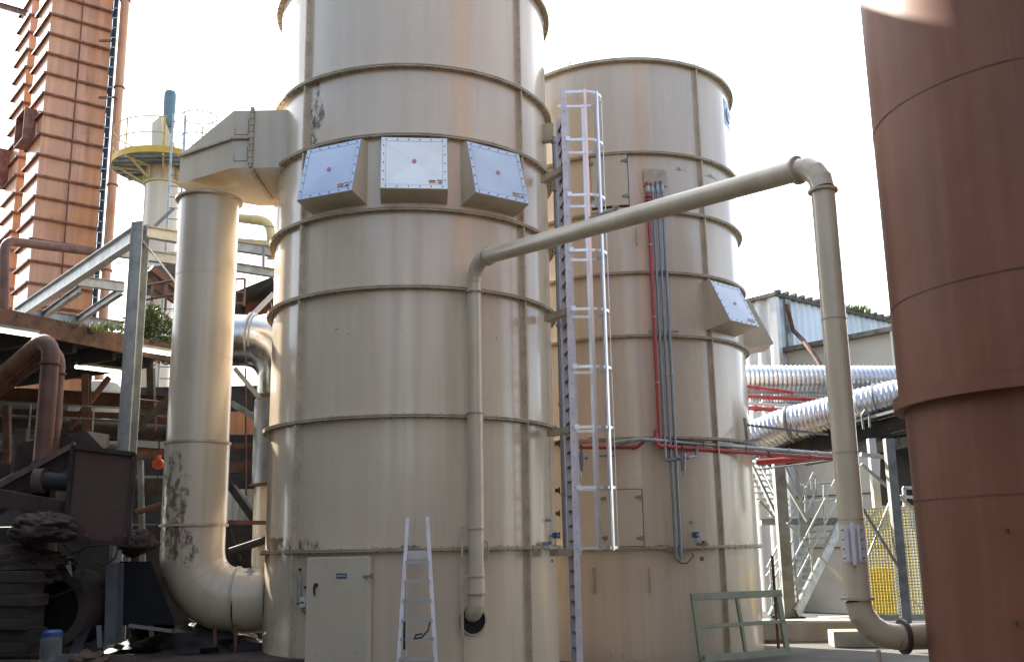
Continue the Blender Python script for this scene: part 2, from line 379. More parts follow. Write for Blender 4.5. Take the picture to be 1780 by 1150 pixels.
s1a = angof(519, 515, C1, RF1-.02); s1b = angof(914, 519, C1, RF1-.02)
s2a = angof(1232, 476, C2, RF2-.02)
T1 = tank(C1, R1, RF1, ZF1, [s1a, s1b, s1a-(s1b-s1a), s1b+(s1b-s1a)], M_t1, 'nearer and larger looking cream tank with a man door and three metal vent panels', [])
T2 = tank(C2, R2, RF2, ZF2, [s2a, s2a+PI/3*1.3], M_t2, 'farther cream tank behind the caged ladder with red and grey riser pipes', [angof(1208, 110, C2, R2), angof(1268, 135, C2, R2), angof(992, 118, C2, R2)])

def vent(c, r, ang, z0, z1, w, d0, d1, parent, MS=None):
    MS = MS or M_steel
    """wedge box with a bolted metal burst panel; top sticks out d0, foot d1"""
    n, t = cylframe(c, ang); t = -t     # t -> right as seen from outside
    t = Vector((-n.y, n.x, 0)); O = Vector((c[0], c[1], 0)); Z = Vector((0, 0, 1)); mb = MB()
    tl = O+n*(r+d0)+Z*z1-t*w/2; tr = tl+t*w; bl = O+n*(r+d1)+Z*z0-t*w/2; br = bl+t*w
    def wall(off, z): return O+n*math.sqrt(max(r*r-off*off, .01))+t*off+Z*z
    zb = z0-.08
    K = 8; base = [wall(-w/2+w*k/K, zb) for k in range(K+1)]
    wt = [wall(-w/2+w*k/K, z1+.01) for k in range(K+1)]
    V = [tl, tr, br, bl]+base+wt; F = [(0, 1, 2, 3)]
    F.append(tuple([3, 2]+[4+k for k in range(K, -1, -1)]))
    F.append((0, 3, 4, 4+K+1)); F.append((1, 4+2*K+1, 4+K, 2)); F.append(tuple([1, 0]+[4+K+1+k for k in range(K+1)]))
    mb.add(V, F)
    p = mb.build('explosion_vent', M_pipe, parent, smooth=0)
    fn = (tr-tl).cross(bl-tl).normalized()
    if fn.dot(n) < 0: fn = -fn
    up = (tl-bl).normalized(); h = (tl-bl).length; ctr = (tl+br)/2+fn*.006
    g = .985
    mb = MB(); q = [ctr+t*(a*w/2*g)+up*(b*h/2*g) for a, b in ((-1, -1), (1, -1), (1, 1), (-1, 1))]
    # edge strip frame
    e = .055
    mb.obox(ctr+up*(h*g/2-e/2), t*w*g/2, up*e/2, fn*.005); mb.obox(ctr-up*(h*g/2-e/2), t*w*g/2, up*e/2, fn*.005)
    mb.obox(ctr+t*(w*g/2-e/2), t*e/2, up*(h*g/2-e-.002), fn*.005); mb.obox(ctr-t*(w*g/2-e/2), t*e/2, up*(h*g/2-e-.002), fn*.005)
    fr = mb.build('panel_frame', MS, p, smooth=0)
    a, b = w*g/2-e-.004, h*g/2-e-.004
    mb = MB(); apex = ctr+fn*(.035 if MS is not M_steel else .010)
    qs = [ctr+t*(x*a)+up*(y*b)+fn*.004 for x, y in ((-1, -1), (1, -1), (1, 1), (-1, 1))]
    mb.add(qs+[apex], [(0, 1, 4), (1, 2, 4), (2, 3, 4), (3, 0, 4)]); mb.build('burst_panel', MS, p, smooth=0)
    mb = MB()
    for k in range(6):
        for s_ in (-1, 1): mb.bolt(ctr+t*(-a+2*a*k/5)+up*s_*(b+.03)+fn*.006, fn, .0075, .008)
    for k in range(5):
        for s_ in (-1, 1): mb.bolt(ctr+up*(-b+2*b*(k+.5)/5)+t*s_*(a+.03)+fn*.006, fn, .0075, .008)
    mb.build('bolt_row', M_bolt, fr, smooth=0) if False else mb.build('bolt_row', M_bolt, p, smooth=0)
    mb = MB(); MB().disc(apex+fn*.001, .028, .006, 24, fn).build('sticker_backing', M_white, p, smooth=0); mb.ring(apex+fn*.006, .023, .028, .003, 24, fn); mb.obox(apex+fn*.006, (t+up*.8).normalized()*.022, (t*.8-up).normalized()*.003, fn*.0015)
    mb.obox(apex+fn*.005, t*.012, up*.004, fn*.0012)
    mb.build('warning_sticker', M_sred, p, smooth=0)
    q0 = ctr+t*(a-.13)-up*(b-.04)+fn*.010
    MB().obox(q0-up*.006, t*.042, up*.014, fn*.0015).build('orange_label', M_sor, p, smooth=0)
    MB().obox(q0+up*.016, t*.042, up*.007, fn*.0015).build('black_label', M_sbl, p, smooth=0)
    m2 = MB().obox(q0+t*.09+up*.004, t*.036, up*.028, fn*.0015).build('white_label', M_white, p, smooth=0)
    mb = MB(); mb.obox(q0+t*.09+up*.021+fn*.002, t*.03, up*.006, fn*.001)
    for k in range(3): mb.obox(q0+t*.10-up*(.003+k*.009)+fn*.002, t*.018, up*.0025, fn*.001)
    mb.build('label_print', M_navy, m2, smooth=0)
    return p
va = angof(720, 300, C1, 2.25)
for k in (-1, 0, 1):
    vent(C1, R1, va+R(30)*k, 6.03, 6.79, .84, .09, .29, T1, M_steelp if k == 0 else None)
v2 = angof(1290, 540, C2, 2.3)
vent(C2, R2, R(-47), 5.08, 5.80, .80, .10, .44, T2)
vent(C2, R2, R(-2), 5.02, 5.80, .72, .10, .46, T2)

# ------------------------------------------------------------------ fittings of tank one
def cylpatch(mb, c, r, a0, a1, z0, z1, th, n=10):
    O = Vector((c[0], c[1], 0)); P = []
    for rr in (r, r+th):
        for z in (z0, z1):
            for k in range(n+1):
                a = a0+(a1-a0)*k/n; P.append(O+Vector((math.cos(a)*rr, math.sin(a)*rr, z)))
    m = n+1; F = []
    for k in range(n):
        F += [(k, k+1, m+k+1, m+k), (2*m+k, 3*m+k, 3*m+k+1, 2*m+k+1), (k, 2*m+k, 2*m+k+1, k+1), (m+k, m+k+1, 3*m+k+1, 3*m+k)]
    F += [(0, m, 3*m, 2*m), (n, 2*m+n, 3*m+n, m+n)]
    return mb.add(P, F)
def cz(c, r, u, v): p, a = oncyl(u, v, c, r); return p, a
def fr_at(c, r, u, v):
    p, a = oncyl(u, v, c, r); n = Vector((math.cos(a), math.sin(a), 0)); return p, n, Vector((-n.y, n.x, 0)), Vector((0, 0, 1)), a
# man door (flat leaf on a curved wall)
p, n, t, Z, a = fr_at(C1, R1, 594, 1060)
pl = oncyl(541, 1000, C1, R1+.03)[0]; pr = oncyl(648, 1000, C1, R1+.03)[0]
w = (Vector((pr.x, pr.y, 0))-Vector((pl.x, pl.y, 0))).length; nd = Vector((p.x-C1[0], p.y-C1[1], 0)).normalized()
nd = (Vector((pl.x+pr.x, pl.y+pr.y, 0))/2-Vector((C1[0], C1[1], 0))).normalized(); td = Vector((-nd.y, nd.x, 0))
zt = oncyl(594, 967, C1, R1+.1)[0].z; zb = .18
ctr = Vector((C1[0], C1[1], 0))+nd*(R1+.045)+Z*((zt+zb)/2)
dm = MB().obox(ctr, td*w/2, nd*.05, Z*(zt-zb)/2).build('door', M_door, T1, smooth=0, bevel=.006)
fa = ctr+nd*.05
def onface(u, v):   # pixel -> point in the door plane
    d = ray(u, v); return EYE+d*((fa-EYE).dot(nd)/d.dot(nd))
q = onface(594, 1000)
sg = MB().obox(q+nd*.003, td*.068, nd*.002, Z*.028).build('sign_plate', M_navy, dm, smooth=0)
mb = MB()
for k in range(7): mb.obox(q+nd*.0058+td*(-.05+k*.0165), td*.0045, nd*.0006, Z*.011)
mb.build('lettering', M_text, dm, smooth=0)
q = onface(550, 1016)
mb = MB(); mb.disc(q+nd*.012, .024, .024, 16, nd); mb.tube([q+nd*.03, q+nd*.035-Z*.03-td*.012, q+nd*.035-Z*.12-td*.002], [.013, .012, .010], 8)
mb.build('handle', M_dark, dm)
for v in (1001, 1160):
    q = onface(640, v); MB().obox(q+nd*.008, td*.055, nd*.008, Z*.015).obox(q+nd*.012+td*.055, td*.012, nd*.02, Z*.028).build('hinge', M_galvd, dm, smooth=0)
mb = MB()
for x, y in ((546, 976), (569, 978), (600, 974), (550, 1138), (618, 1134)): mb.disc(onface(x, y)+nd*.002, .006, .004, 8, nd)
mb.build('rivet', M_bolt, dm, smooth=0)
# limit switch and gas strut left of the door
p, n, t, Z, a = fr_at(C1, R1+.05, 521, 1016)
MB().tube([p-Z*.20, p+Z*.10], .020, 12).tube([p+Z*.10, p+Z*.16], .012, 8).build('cable_conduit', M_galv, T1)
MB().disc(p+Z*.18, .018, .02, 12, n).build('cable_gland', M_black, T1)
p, n, t, Z, a = fr_at(C1, R1+.05, 530, 1046)
bx = MB().obox(p, t*.045, n*.045, Z*.055).build('junction_box', M_white, T1, smooth=0, bevel=.006)
mb = MB(); mb.obox(p+n*.047, t*.028, n*.003, Z*.008); mb.tube([p+n*.03-t*.05-Z*.01, p-t*.10+n*.03-Z*.02], .01, 8)
mb.build('latch', M_black, bx)
MB().tube([p-Z*.05, p-Z*.1-t*.03+n*.02, p-Z*.13, p-Z*.09+t*.03], .006, 6).build('loose_cable', M_rust, T1)
p, n, t, Z, a = fr_at(C1, R1+.004, 532, 1020)
MB().obox(p, t*.038, n*.003, Z*.016).build('worn_label', M_rustred, T1, smooth=0)
# round opening with a sleeve; a black disc paints its dark inside
p, n, t, Z, a = fr_at(C1, R1, 821, 1077)
MB().disc(p+n*.012, .158, .02, 36, n).build('opening', M_hole, T1)
MB().ring(p+n*.015, .155, .172, .035, 36, n).build('opening_rim', M_trim, T1)
HOLE, HN = p, n
# sensors and bosses
def sensor(c, r, u, v, parent, s=1.):
    p, n, t, Z, a = fr_at(c, r, u, v)
    o = MB().obox(p+n*.07*s, t*.035*s, n*.035*s, Z*.038*s).build('sensor_head', M_bluep, parent, smooth=0, bevel=.008)
    MB().tube([p, p+n*.05*s], .018*s, 10).disc(p+n*.108*s+t*.01, .018*s, .006, 12, n).build('stem', M_galv, o)
    MB().tube([p+n*.07*s-Z*.035*s, p+n*.07*s-Z*.10*s, p+n*.05*s-Z*.17*s+t*.03, p+n*.04*s-Z*.2*s+t*.08], .006*s, 6).build('cable', M_cond, o)
sensor(C1, R1, 957, 930, T1); sensor(C2, R2, 1205, 929, T2, 1.15)
for c, r, u, v, par in ((C1, R1, 950, 903, T1), (C2, R2, 1201, 906, T2)):
    p, n, t, Z, a = fr_at(c, r, u, v); MB().tube([p, p+n*.05], .02, 12).tube([p+n*.05, p+n*.07], .028, 6).build('threaded_plug', M_galv, par)
for c, r, u, v, par in ((C1, R1, 945, 947, T1), (C2, R2, 1219, 945, T2)):
    p, n, t, Z, a = fr_at(c, r, u, v)
    MB().tube([p, p+n*.09], .045, 12).tube([p+n*.05-t*.08, p+n*.05+t*.08], .03, 12).obox(p+n*.09+Z*.03, t*.02, n*.03, Z*.02).build('level_probe', M_cond, par)
for u, v in ((950, 967), ):
    p, n, t, Z, a = fr_at(C1, R1+.004, u+10, v); MB().obox(p-Z*.05, t*.03, n*.003, Z*.018).build('rating_plate', M_rust, T1, smooth=0)
# small scars
mb = MB()
for u, v, w_, h_ in ((585, 572, .022, .004), (606, 580, .018, .003), (700, 571, .006, .006), (863, 588, .004, .018)):
    p, n, t, Z, a = fr_at(C1, R1+.0015, u, v); mb.obox(p, t*w_, n*.001, Z*h_+t*.004)
mb.build('scratch', M_bolt, T1, smooth=0)
# upper right bracket and standoff arms to the ladder
LNX, LNY = at(1004, 1000, 12.9).x, 12.90
for v in (300, 545, 748, 960):
    z = at(970, v, 13.15).z
    p = Vector((C1[0]+1.88, 13.45, z)); q = Vector((LNX-.01, 13.02, z))
    MB().beam(p, q, .10, .085).obox(q, (.012, 0, 0), (0, .09, 0), (0, 0, .055)).build('standoff_arm', M_trim, T1, smooth=0)
for v in (250,):
    p, n, t, Z, a = fr_at(C1, R1, 944, 240); MB().obox(p+n*.08+Z*.08, n*.08, t*.01, Z*.13).obox(p+n*.08-Z*.06, n*.08, t*.06, Z*.008).build('lug_plate', M_trim, T1, smooth=0)

# grey conduits between the tank and the ladder
def pipe_thing(name, pts, r, M, label, cat, n=14, clamps=(), group=None, cm=None):
    t = thing(name, label, cat, tuple(Vector(pts[0])), group=group)
    MB().tube(pts, r, n).build('tube', M, t)
    for i, f in enumerate(clamps):
        seg = f[0]; a, b = Vector(pts[seg]), Vector(pts[seg+1]); p = a.lerp(b, f[1]); d = (b-a).normalized()
        MB().ring(p, r*.9, r*(f[3] if len(f) > 3 else 1.35), f[2], 20, d).build(f[4] if len(f) > 4 else 'clamp', cm or M, t)
    return t
bx0 = at(975, 700, 13.75)
def vert(u, v, Y, vtop, vbot):
    p = at(u, v, Y); return [Vector((p.x, Y, at(u, vbot, Y).z)), Vector((p.x, Y, at(u, vtop, Y).z))]
pp = vert(976, 700, 13.75, 238, 952)
pipe_thing('conduit', pp, .034, M_cond, 'thick grey conduit running up right edge of the near tank', 'conduit', clamps=[(0, f, .03, 1.4) for f in (.12, .33, .52, .7, .86, .985)])
pp = vert(984.5, 700, 13.75, 330, 952)
pipe_thing('conduit', pp, .012, M_galv, 'thin bright conduit just right of the thick grey one', 'conduit', clamps=[(0, f, .03, 1.7) for f in (.2, .5, .8)])
pp = vert(967, 700, 14.1, 560, 900)
mb = MB()
for v in (770, 852, 892, 930):
    p, n, t, Z, a = fr_at(C2, R2, 969, v); q = at(968, v, 14.6); mb.obox(q, (.03, 0, 0), (0, .05, 0), (0, 0, .025))
    mb.obox(q+Vector((.035, 0, 0)), (.01, 0, 0), (0, .03, 0), (0, 0, .045))
mb.build('door_clamp', M_rust, T1, smooth=0)

# ------------------------------------------------------------------ caged ladder
lt = thing('caged_ladder', 'tall aluminium ladder with round safety cage between the two cream tanks', 'ladder', (LNX, LNY, 0))
FX, FY = LNX-.055, LNY+.44
ztop = at(983, 156, LNY).z; zcb = at(1005, 951, LNY).z
mb = MB(); mb.channel((LNX, LNY, .05), (LNX, LNY, ztop), .06, .075, .01, up=(1, 0, 0)); mb.build('rail', M_alud, lt, smooth=0)
mb = MB(); mb.channel((FX, FY, .05), (FX, FY, ztop-.22), .06, .075, .01, up=(1, 0, 0), side=-1); mb.build('rail', M_alud, lt, smooth=0)
rungs = []
z = .25
while z < ztop-.25:
    MB().tube([(LNX, LNY+.0, z), (FX, FY+.02, z)], .015, 8).build('rung', M_bolt, lt); z += .186
mb = MB(); z = .34
while z < ztop-.1: mb.disc((LNX+.0, LNY-.036, z), .006, .004, 8, (0, 1, 0)); z += .186
mb.build('bolt_row', M_bolt, lt, smooth=0)
def hoop(z, x0=LNX, w=.53):
    cy = (LNY+FY)/2; ry = (FY-LNY)/2+.02; pts = [Vector((LNX, LNY, z)), Vector((x0+w-.24, cy-ry, z))]
    for k in range(1, 12): a = -PI/2+PI*k/12; pts.append(Vector((x0+w-.24+.24*math.cos(a), cy+ry*math.sin(a), z)))
    pts += [Vector((x0+w-.24, cy+ry, z)), Vector((FX, FY, z))]; return pts
def strip(mb, pts, h, th):
    for a, b in zip(pts[:-1], pts[1:]): mb.beam(a, b+(b-a).normalized()*.004, th, h)
hz = [at(1000, v, LNY).z for v in (160, 243, 339, 435, 537, 637, 742, 847, 952)]
for i, z in enumerate(hz):
    mb = MB(); strip(mb, hoop(z), .036, .006); mb.build('cage_hoop', M_alu, lt, smooth=20)
hp = hoop(0)
for k in (1, 4, 7, 10, 13):
    p = hp[k]; inw = (p-Vector((LNX+.25, (LNY+FY)/2, 0))).normalized()
    tg = Vector((-inw.y, inw.x, 0)); q = p+inw*.006
    MB().obox((q.x, q.y, (hz[0]+hz[-1])/2), tg*.019, inw*.003, (0, 0, (hz[0]-hz[-1])/2+.03)).build('cage_bar', M_alu, lt, smooth=0)
for (x_, y_) in ((FX+.13, FY+.02), ):
    MB().obox((x_, y_-.006, (hz[0]+hz[-1])/2-.05), (.017, 0, 0), (0, .003, 0), (0, 0, (hz[0]-hz[-1])/2+.03)).build('cage_bar', M_alud, lt, smooth=0)
for z in hz[1:]:
    MB().obox((LNX+.045, LNY-.045, z), (.03, 0, 0), (0, .006, 0), (0, 0, .03)).build('hoop_bracket', M_alu, lt, smooth=0)

# ------------------------------------------------------------------ long cream pipe from tank one to the red tank
r_ = .097
YR = oncyl(826, 700, C1, RF1)[0].y-.10
xa = at(826, 700, YR); bot = at(826, 1035, YR); top = at(822, 500, YR)
cA = Vector((xa.x, YR, at(822, 452, YR).z)); YB = 8.1
xb = at(1462, 700, YB).x; cB = Vector((xb, YB, at(1422, 285, YB).z))
cP = Vector((xb, YB, at(1490, 1108, YB).z)); eP = Vector((3.95, YB+.16, cP.z))
cH = Vector((xa.x, YR, at(822, 1064, YR).z))
pt = thing('suction_pipe', 'long cream pipe from near tank bending over to the red tank', 'pipe', (xa.x, YR, 0))
e0 = HOLE-HN*.25+Vector((0, 0, -.03)); e0.z = cH.z-.06
low = pathpts([e0, cH, Vector((xa.x, YR, bot.z+.25))], .17, 5)
MB().tube(low[:-1]+[Vector((xa.x, YR, bot.z))], r_*.97, 32).build('elbow', M_pipe, pt, smooth=14)
MB().tube([Vector((xa.x, YR, bot.z)), Vector((xa.x, YR, at(826, 718, YR).z))], r_, 40, False).build('lower_riser', M_pipe, pt)
topel = arc(Vector((xa.x, YR, bot.z)), cA, cB, .26, 5)
MB().tube([Vector((xa.x, YR, at(826, 718, YR).z-.01)), Vector((xa.x, YR, topel[0].z))], r_*.90, 40, False).build('upper_riser', M_pipe, pt)
MB().tube(topel, r_*.97, 32).build('elbow', M_pipe, pt, smooth=14)
el2 = arc(cA, cB, cP, .24, 4)
MB().tube([topel[-1], el2[0]], r_, 40, False).build('sloping_run', M_pipe, pt)
MB().tube(el2, r_, 32).build('elbow', M_pipe, pt, smooth=14)
el3 = arc(cB, cP, eP, .28, 4)
MB().tube([el2[-1], el3[0]], r_, 40, False).build('downpipe', M_pipe, pt)
MB().tube(el3, r_, 32).build('elbow', M_pipe, pt, smooth=14)
MB().tube([el3[-1], eP], r_*1.0, 40).build('outlet_stub', M_pipe, pt)
def coll(p, d, r0=r_*.9, r1=r_*1.28, h=.018, name='flange', M=M_trim, par=pt): return MB().ring(p, r0, r1, h, 40, d).build(name, M, par)
Zv = Vector((0, 0, 1)); dS = (cB-cA).normalized(); dE = (eP-cP).normalized()
for v, r1 in ((508, 1.22), (718, 1.12), (918, 1.16), (1001, 1.14), (1031, 1.25)): coll(Vector((xa.x, YR, at(826, v, YR).z)), Zv, r1=r_*r1, h=.014)
coll(topel[-1]+dS*.03, dS, r1=r_*1.22, h=.016); coll(el2[0]-dS*.02, dS, h=.028); coll(el2[-1]-Zv*.02, Zv, h=.022, r1=r_*1.25)
for v in (555, 787, 903): coll(Vector((xb, YB, at(1460, v, YB).z)), Zv, r1=r_*1.03, h=.012)
coll(el3[0]+Zv*.01, Zv, r1=r_*1.3, h=.02); coll(el3[-1]+dE*.06, dE, r1=r_*1.32, h=.03, M=M_bolt)
for E_ in (el2, el3, topel):
    for k in range(1, len(E_)-1):
        d = (E_[k+1]-E_[k-1]).normalized(); MB().ring(E_[k], r_*.95, r_*1.012, .006, 32, d).build('weld_seam', M_seam, pt)
# clamp lying on the sloping run
sd = (cB-cA); f = .47; q = cA+sd*f; upn = dS.cross(Vector((0, 0, 1))).normalized().cross(dS)*1
MB().obox(q+upn*(r_+.012), dS*.20, dS.cross(upn)*.03, upn*.010).obox(q+upn*(r_+.03)+dS*.1, dS*.11, dS.cross(upn)*.012, upn*.008).obox(q+upn*(r_+.05)+dS*.2, dS*.03, dS.cross(upn)*.02, upn*.01).build('saddle_clamp', M_galvd, pt, smooth=0)
# slide damper on the downpipe
q = Vector((xb, YB, at(1484, 944, YB).z)); yn = Vector((-q.x, -q.y, 0)).normalized(); xn = Vector((-yn.y, yn.x, 0))
dp = MB().lathe(q, [(r_*1.03, -.14), (r_*1.03, .14)], 24, PI*1.08, PI*1.92, None).obox(q+yn*(r_+.02), xn*.013, yn*.03, Zv*.16).obox(q+yn*(r_+.02)-xn*.04, xn*.006, yn*.02, Zv*.13).obox(q+yn*(r_+.02)+xn*.045, xn*.006, yn*.02, Zv*.13).build('inspection_cover', M_alud, pt, smooth=0)
mb = MB()
for k in range(4):
    for s_ in (-1, 1): mb.bolt(q+yn*(r_+.005)+xn*.07*s_+Zv*(-.11+k*.07), yn, .008)
mb.build('bolt_row', M_bolt, dp, smooth=0)
MB().tube([(cP.x+.12, YB, cP.z-.09), (cP.x+.13, YB, 0)], .018, 10).build('support_leg', M_trim, pt)
# post carrying the riser
pa = at(803, 916, YR-.02); pb = Vector((pa.x, YR-.02, 0)); s0 = at(803, 1000, YR).z
po = MB().beam(pb, pa, .03, .03).beam(pa, (xa.x+.02, YR-.1, pa.z), .012, .02).beam((pa.x, YR-.02, s0), (xa.x, YR-.1, s0), .012, .02).build('support_post', M_trim, pt, smooth=0)
q = Vector((xa.x+r_+.03, YR-.02, at(843, 958, YR).z))
MB().tube([q+Vector((-.03, 0, .12)), q+Vector((0, 0, .11)), q+Vector((.005, 0, .1)), q+Vector((.005, 0, -.14)), q+Vector((-.03, 0, -.17))], .012, 8).obox(q+Vector((-.015, 0, -.02)), (.008, 0, 0), (0, .02, 0), (0, 0, .07)).build('handle', M_trim, pt)

# ------------------------------------------------------------------ stepladder
YL = 11.55
sl = thing('step_ladder', 'aluminium step ladder standing against the cream tank beside its door', 'ladder', (at(725, 1100, YL).x, YL, 0))
def lean(u, v): # ladder plane leaning back towards the tank
    Y = 11.35+.45*(1400-v)/500; return at(u, v, Y)
tl, tr = lean(709, 900), lean(743, 898)
def toground(a, b): d = b-a; return a+d*((0-a.z)/d.z)
bl, br = toground(tl, lean(693, 1145)), toground(tr, lean(757, 1145))
MB().beam(bl, tl, .038, .06, up=(0, 1, 0)).build('rail', M_alud, sl, smooth=0); MB().beam(br, tr, .038, .06, up=(0, 1, 0)).build('rail', M_alud, sl, smooth=0)
def lz(a, b, z): d = b-a; return a+d*((z-a.z)/d.z)
zz = [lean(725, v).z for v in (975, 1008, 1042, 1076, 1108, 1142)]; dz = zz[4]-zz[5]
zz += [zz[-1]-dz*k for k in range(1, 8) if zz[-1]-dz*k > .08]
for i, z in enumerate(zz):
    a, b = lz(bl, tl, z), lz(br, tr, z); MB().obox((a+b)/2, (b-a)/2*.97, (0, .045, 0), (0, 0, .011)).obox((a+b)/2+Vector((0, -.04, -.01)), (b-a)/2*.97, (0, .004, 0), (0, 0, .014)).build('tread', M_alu, sl, smooth=0)
a, b = lz(bl, tl, zz[0]+.07), lz(br, tr, zz[0]+.07); MB().obox((a+b)/2+Vector((0, .02, 0)), (b-a)/2*.95, (0, .012, 0), (0, 0, .045)).build('top_plate', M_alu, sl, smooth=0)
for s_, (a, b) in zip((-1, 1), ((bl, tl), (br, tr))):
    q = lz(a, b, zz[0]); MB().beam(q+Vector((0, .03, 0)), (q.x+.03*s_, 12.16, .02), .02, .045, up=(0, 1, 0)).build('rear_leg', M_alud, sl, smooth=0)
q1, q2 = lean(704, 1079), lean(748, 1078)
MB().tube([q1+Vector((0, -.05, 0)), q1+Vector((.0, -.07, -.1)), q1+Vector((0, -.06, -.29))], .012, 8).tube([q2, q2+Vector((-.02, -.06, -.10)), q2+Vector((-.09, -.07, -.17)), q2+Vector((-.17, -.07, -.18)), q2+Vector((-.15, -.07, -.14)), q2+Vector((-.08, -.07, -.13))], .009, 8).build('strap', M_black, sl)

# ------------------------------------------------------------------ fittings of tank two
def hatch(c, r, u0, u1, v0, v1, parent, hinges):
    p0, a0 = oncyl(u0, (v0+v1)/2, c, r); p1, a1 = oncyl(u1, (v0+v1)/2, c, r)
    um = (u0+u1)/2; z1 = oncyl(u1, v0, c, r)[0].z; z0 = oncyl(u1, v1, c, r)[0].z
    o = cylpatch(MB(), c, r+.010, a0, a1, z0, z1, .035).build('hatch', M_door, parent, smooth=20)
    cylpatch(MB(), c, r+.001, a0-.007, a1+.007, z0-.03, z1+.012, .006).build('hatch_shadow_outline', M_rust, o, smooth=20)  # dark backing patch drawn as the shadow gap round the hatch
    for u, v in hinges:
        p, n, t, Z, a = fr_at(c, r+.05, u, v); MB().obox(p, t*.055, n*.014, Z*.016).obox(p+t*.03, t*.02, n*.02, Z*.028).build('hinge', M_galvd, o, smooth=0)
    return o
hatch(C2, R2, 1029, 1091, 267, 357, T2, [(1085, 279), (1088, 340), (1025, 285), (1027, 345)])
hatch(C2, R2, 1040, 1117, 850, 948, T2, [(1111, 863), (1113, 934), (1047, 866), (1050, 934)])
p0, a0 = oncyl(1118, 311, C2, R2); p1, a1 = oncyl(1157, 311, C2, R2)
gp = cylpatch(MB(), C2, R2+.02, a0, a1, oncyl(1157, 326, C2, R2)[0].z, oncyl(1157, 297, C2, R2)[0].z, .03, 4).build('gland_plate', M_trim, T2, smooth=0)
risers = [('red riser pipe on the far tank leading into a side branch', 1139, 318, 768, .030, M_red), ('grey riser just right of the red one on the far tank', 1147.5, 318, 795, .021, M_cond),
          ('middle grey riser of three on the far cream tank', 1156.5, 316, 972, .022, M_cond), ('rightmost grey riser on the far cream tank', 1165, 316, 972, .024, M_cond)]
for i, (lb, u, vt, vb, rr, MM) in enumerate(risers):
    p, n, t, Z, a = fr_at(C2, R2+.11, u, 600)
    zt, zb = oncyl(u-10, vt, C2, R2+.11)[0].z, oncyl(u+8, vb, C2, R2+.11)[0].z
    ro = thing('riser_pipe', lb, 'pipe', (p.x, p.y, zb), group='vertical riser pipes on the far tank')
    pts = [Vector((p.x, p.y, zb)), Vector((p.x, p.y, zt-.08)), Vector((p.x, p.y, zt))-n*.02, Vector((p.x, p.y, zt+.04))-n*.12]
    MB().tube(pts, rr, 14).build('tube', MM, ro)
    MB().tube([Vector((p.x, p.y, zt-.16)), Vector((p.x, p.y, zt-.06))], rr*1.4, 6).build('gland_nut', M_galv, ro, smooth=0)
    for f in (.22, .47, .75, .97): MB().ring((p.x, p.y, zb+(zt-zb)*f), rr*.9, rr*1.35, .022, 16).build('clamp', M_galv, ro)
    if i == 0: MB().ring((p.x, p.y, zt-.23), rr*.9, rr*1.9, .03, 16).ring((p.x, p.y, zt-.30), rr*.9, rr*1.9, .02, 16).build('flange', M_red, ro)
p, n, t, Z, a = fr_at(C2, R2, 1150, 578); MB().obox(p+n*.1, t*.24, n*.012, Z*.012).build('pipe_rack', M_galvd, T2, smooth=0)
p, n, t, Z, a = fr_at(C2, R2, 1172, 955); MB().obox(p+n*.1, t*.16, n*.02, Z*.014).build('pipe_rack', M_galvd, T2, smooth=0)
pz, n, t, Z, a = fr_at(C2, R2+.11, 1176, 972); pe, n2, _, _, _ = fr_at(C2, R2+.02, 1202, 961)
pipe_thing('cable', [pz, pz-Z*.05+t*.06, pz-Z*.06+t*.15, pe+n2*.06-Z*.04, pe+n2*.01], .008, M_black, 'black cable looping from riser ends into the far tank', 'cable', n=8)
# compressed air line across tank two
la = at(1116, 763, 15.35); ra = at(1448, 789, 17.0)
pipe_thing('air_pipe', [at(1066, 769, 15.45), la+Vector((-.05, 0, .0)), la, ra, at(1470, 789, 17.3)], .030, M_galv, 'grey horizontal pipe crossing the far tank above a red one', 'pipe', clamps=[(2, f, .025, 1.35) for f in (.06, .3, .52, .75, .9)])
lb_, rb_ = at(1143, 775, 15.45), at(1448, 797, 17.1)
pipe_thing('red_pipe', [lb_+Vector((0, .1, .25)), lb_+Vector((0, .02, .04)), lb_+Vector((.05, 0, 0)), rb_], .036, M_red, 'red horizontal pipe under the grey one across the far tank', 'pipe', clamps=[(2, f, .025, 1.3) for f in (.03, .3, .6, .85)])
ls = at(1007, 777, 15.6)
pipe_thing('red_pipe', [ls, at(1104, 777, 15.5), at(1108, 775, 15.48), at(1118, 767, 15.4)], .030, M_red, 'short red pipe behind the ladder cage on the far tank', 'pipe', clamps=[(0, f, .025, 1.3) for f in (.25, .6, .97)])
pipe_thing('air_pipe', [at(1040, 792, 15.55), at(1068, 791, 15.5), at(1070, 775, 15.5), at(1116, 762, 15.35)], .016, M_cond, 'thin grey pipe stepping up behind the ladder cage', 'pipe', clamps=[(0, .5, .02, 1.5)])
def regulator(u, v, Y, label, s=1.):
    t = thing('air_filter', label, 'filter', tuple(at(u, v, Y)), group='air filter regulators')
    p = at(u, v, Y); Z = Vector((0, 0, 1)); s = 1.3
    MB().tube([p+Z*.05*s, p-Z*.03*s], .038*s, 12).tube([p-Z*.03*s, p-Z*.15*s], [.032*s, .026*s], 12).build('filter_bowl', M_cond, t)
    MB().tube([p-Z*.15*s, p-Z*.22*s], [.012*s, .006*s], 8).build('drain', M_galv, t)
    MB().tube([p+Z*.05*s, p+Z*.12*s], .010*s, 8).disc(p+Z*.13*s, .018*s, .03*s, 12).build('knob', M_bolt, t)
    MB().tube([p-Vector((.07*s, 0, 0)), p+Vector((.07*s, 0, 0))], .022*s, 8).build('body', M_cond, t); return t
regulator(1187, 795, 15.3, 'grey air filter hanging below pipes on far tank')
regulator(1011, 795, 15.3, 'grey air filter behind the ladder cage on far tank')
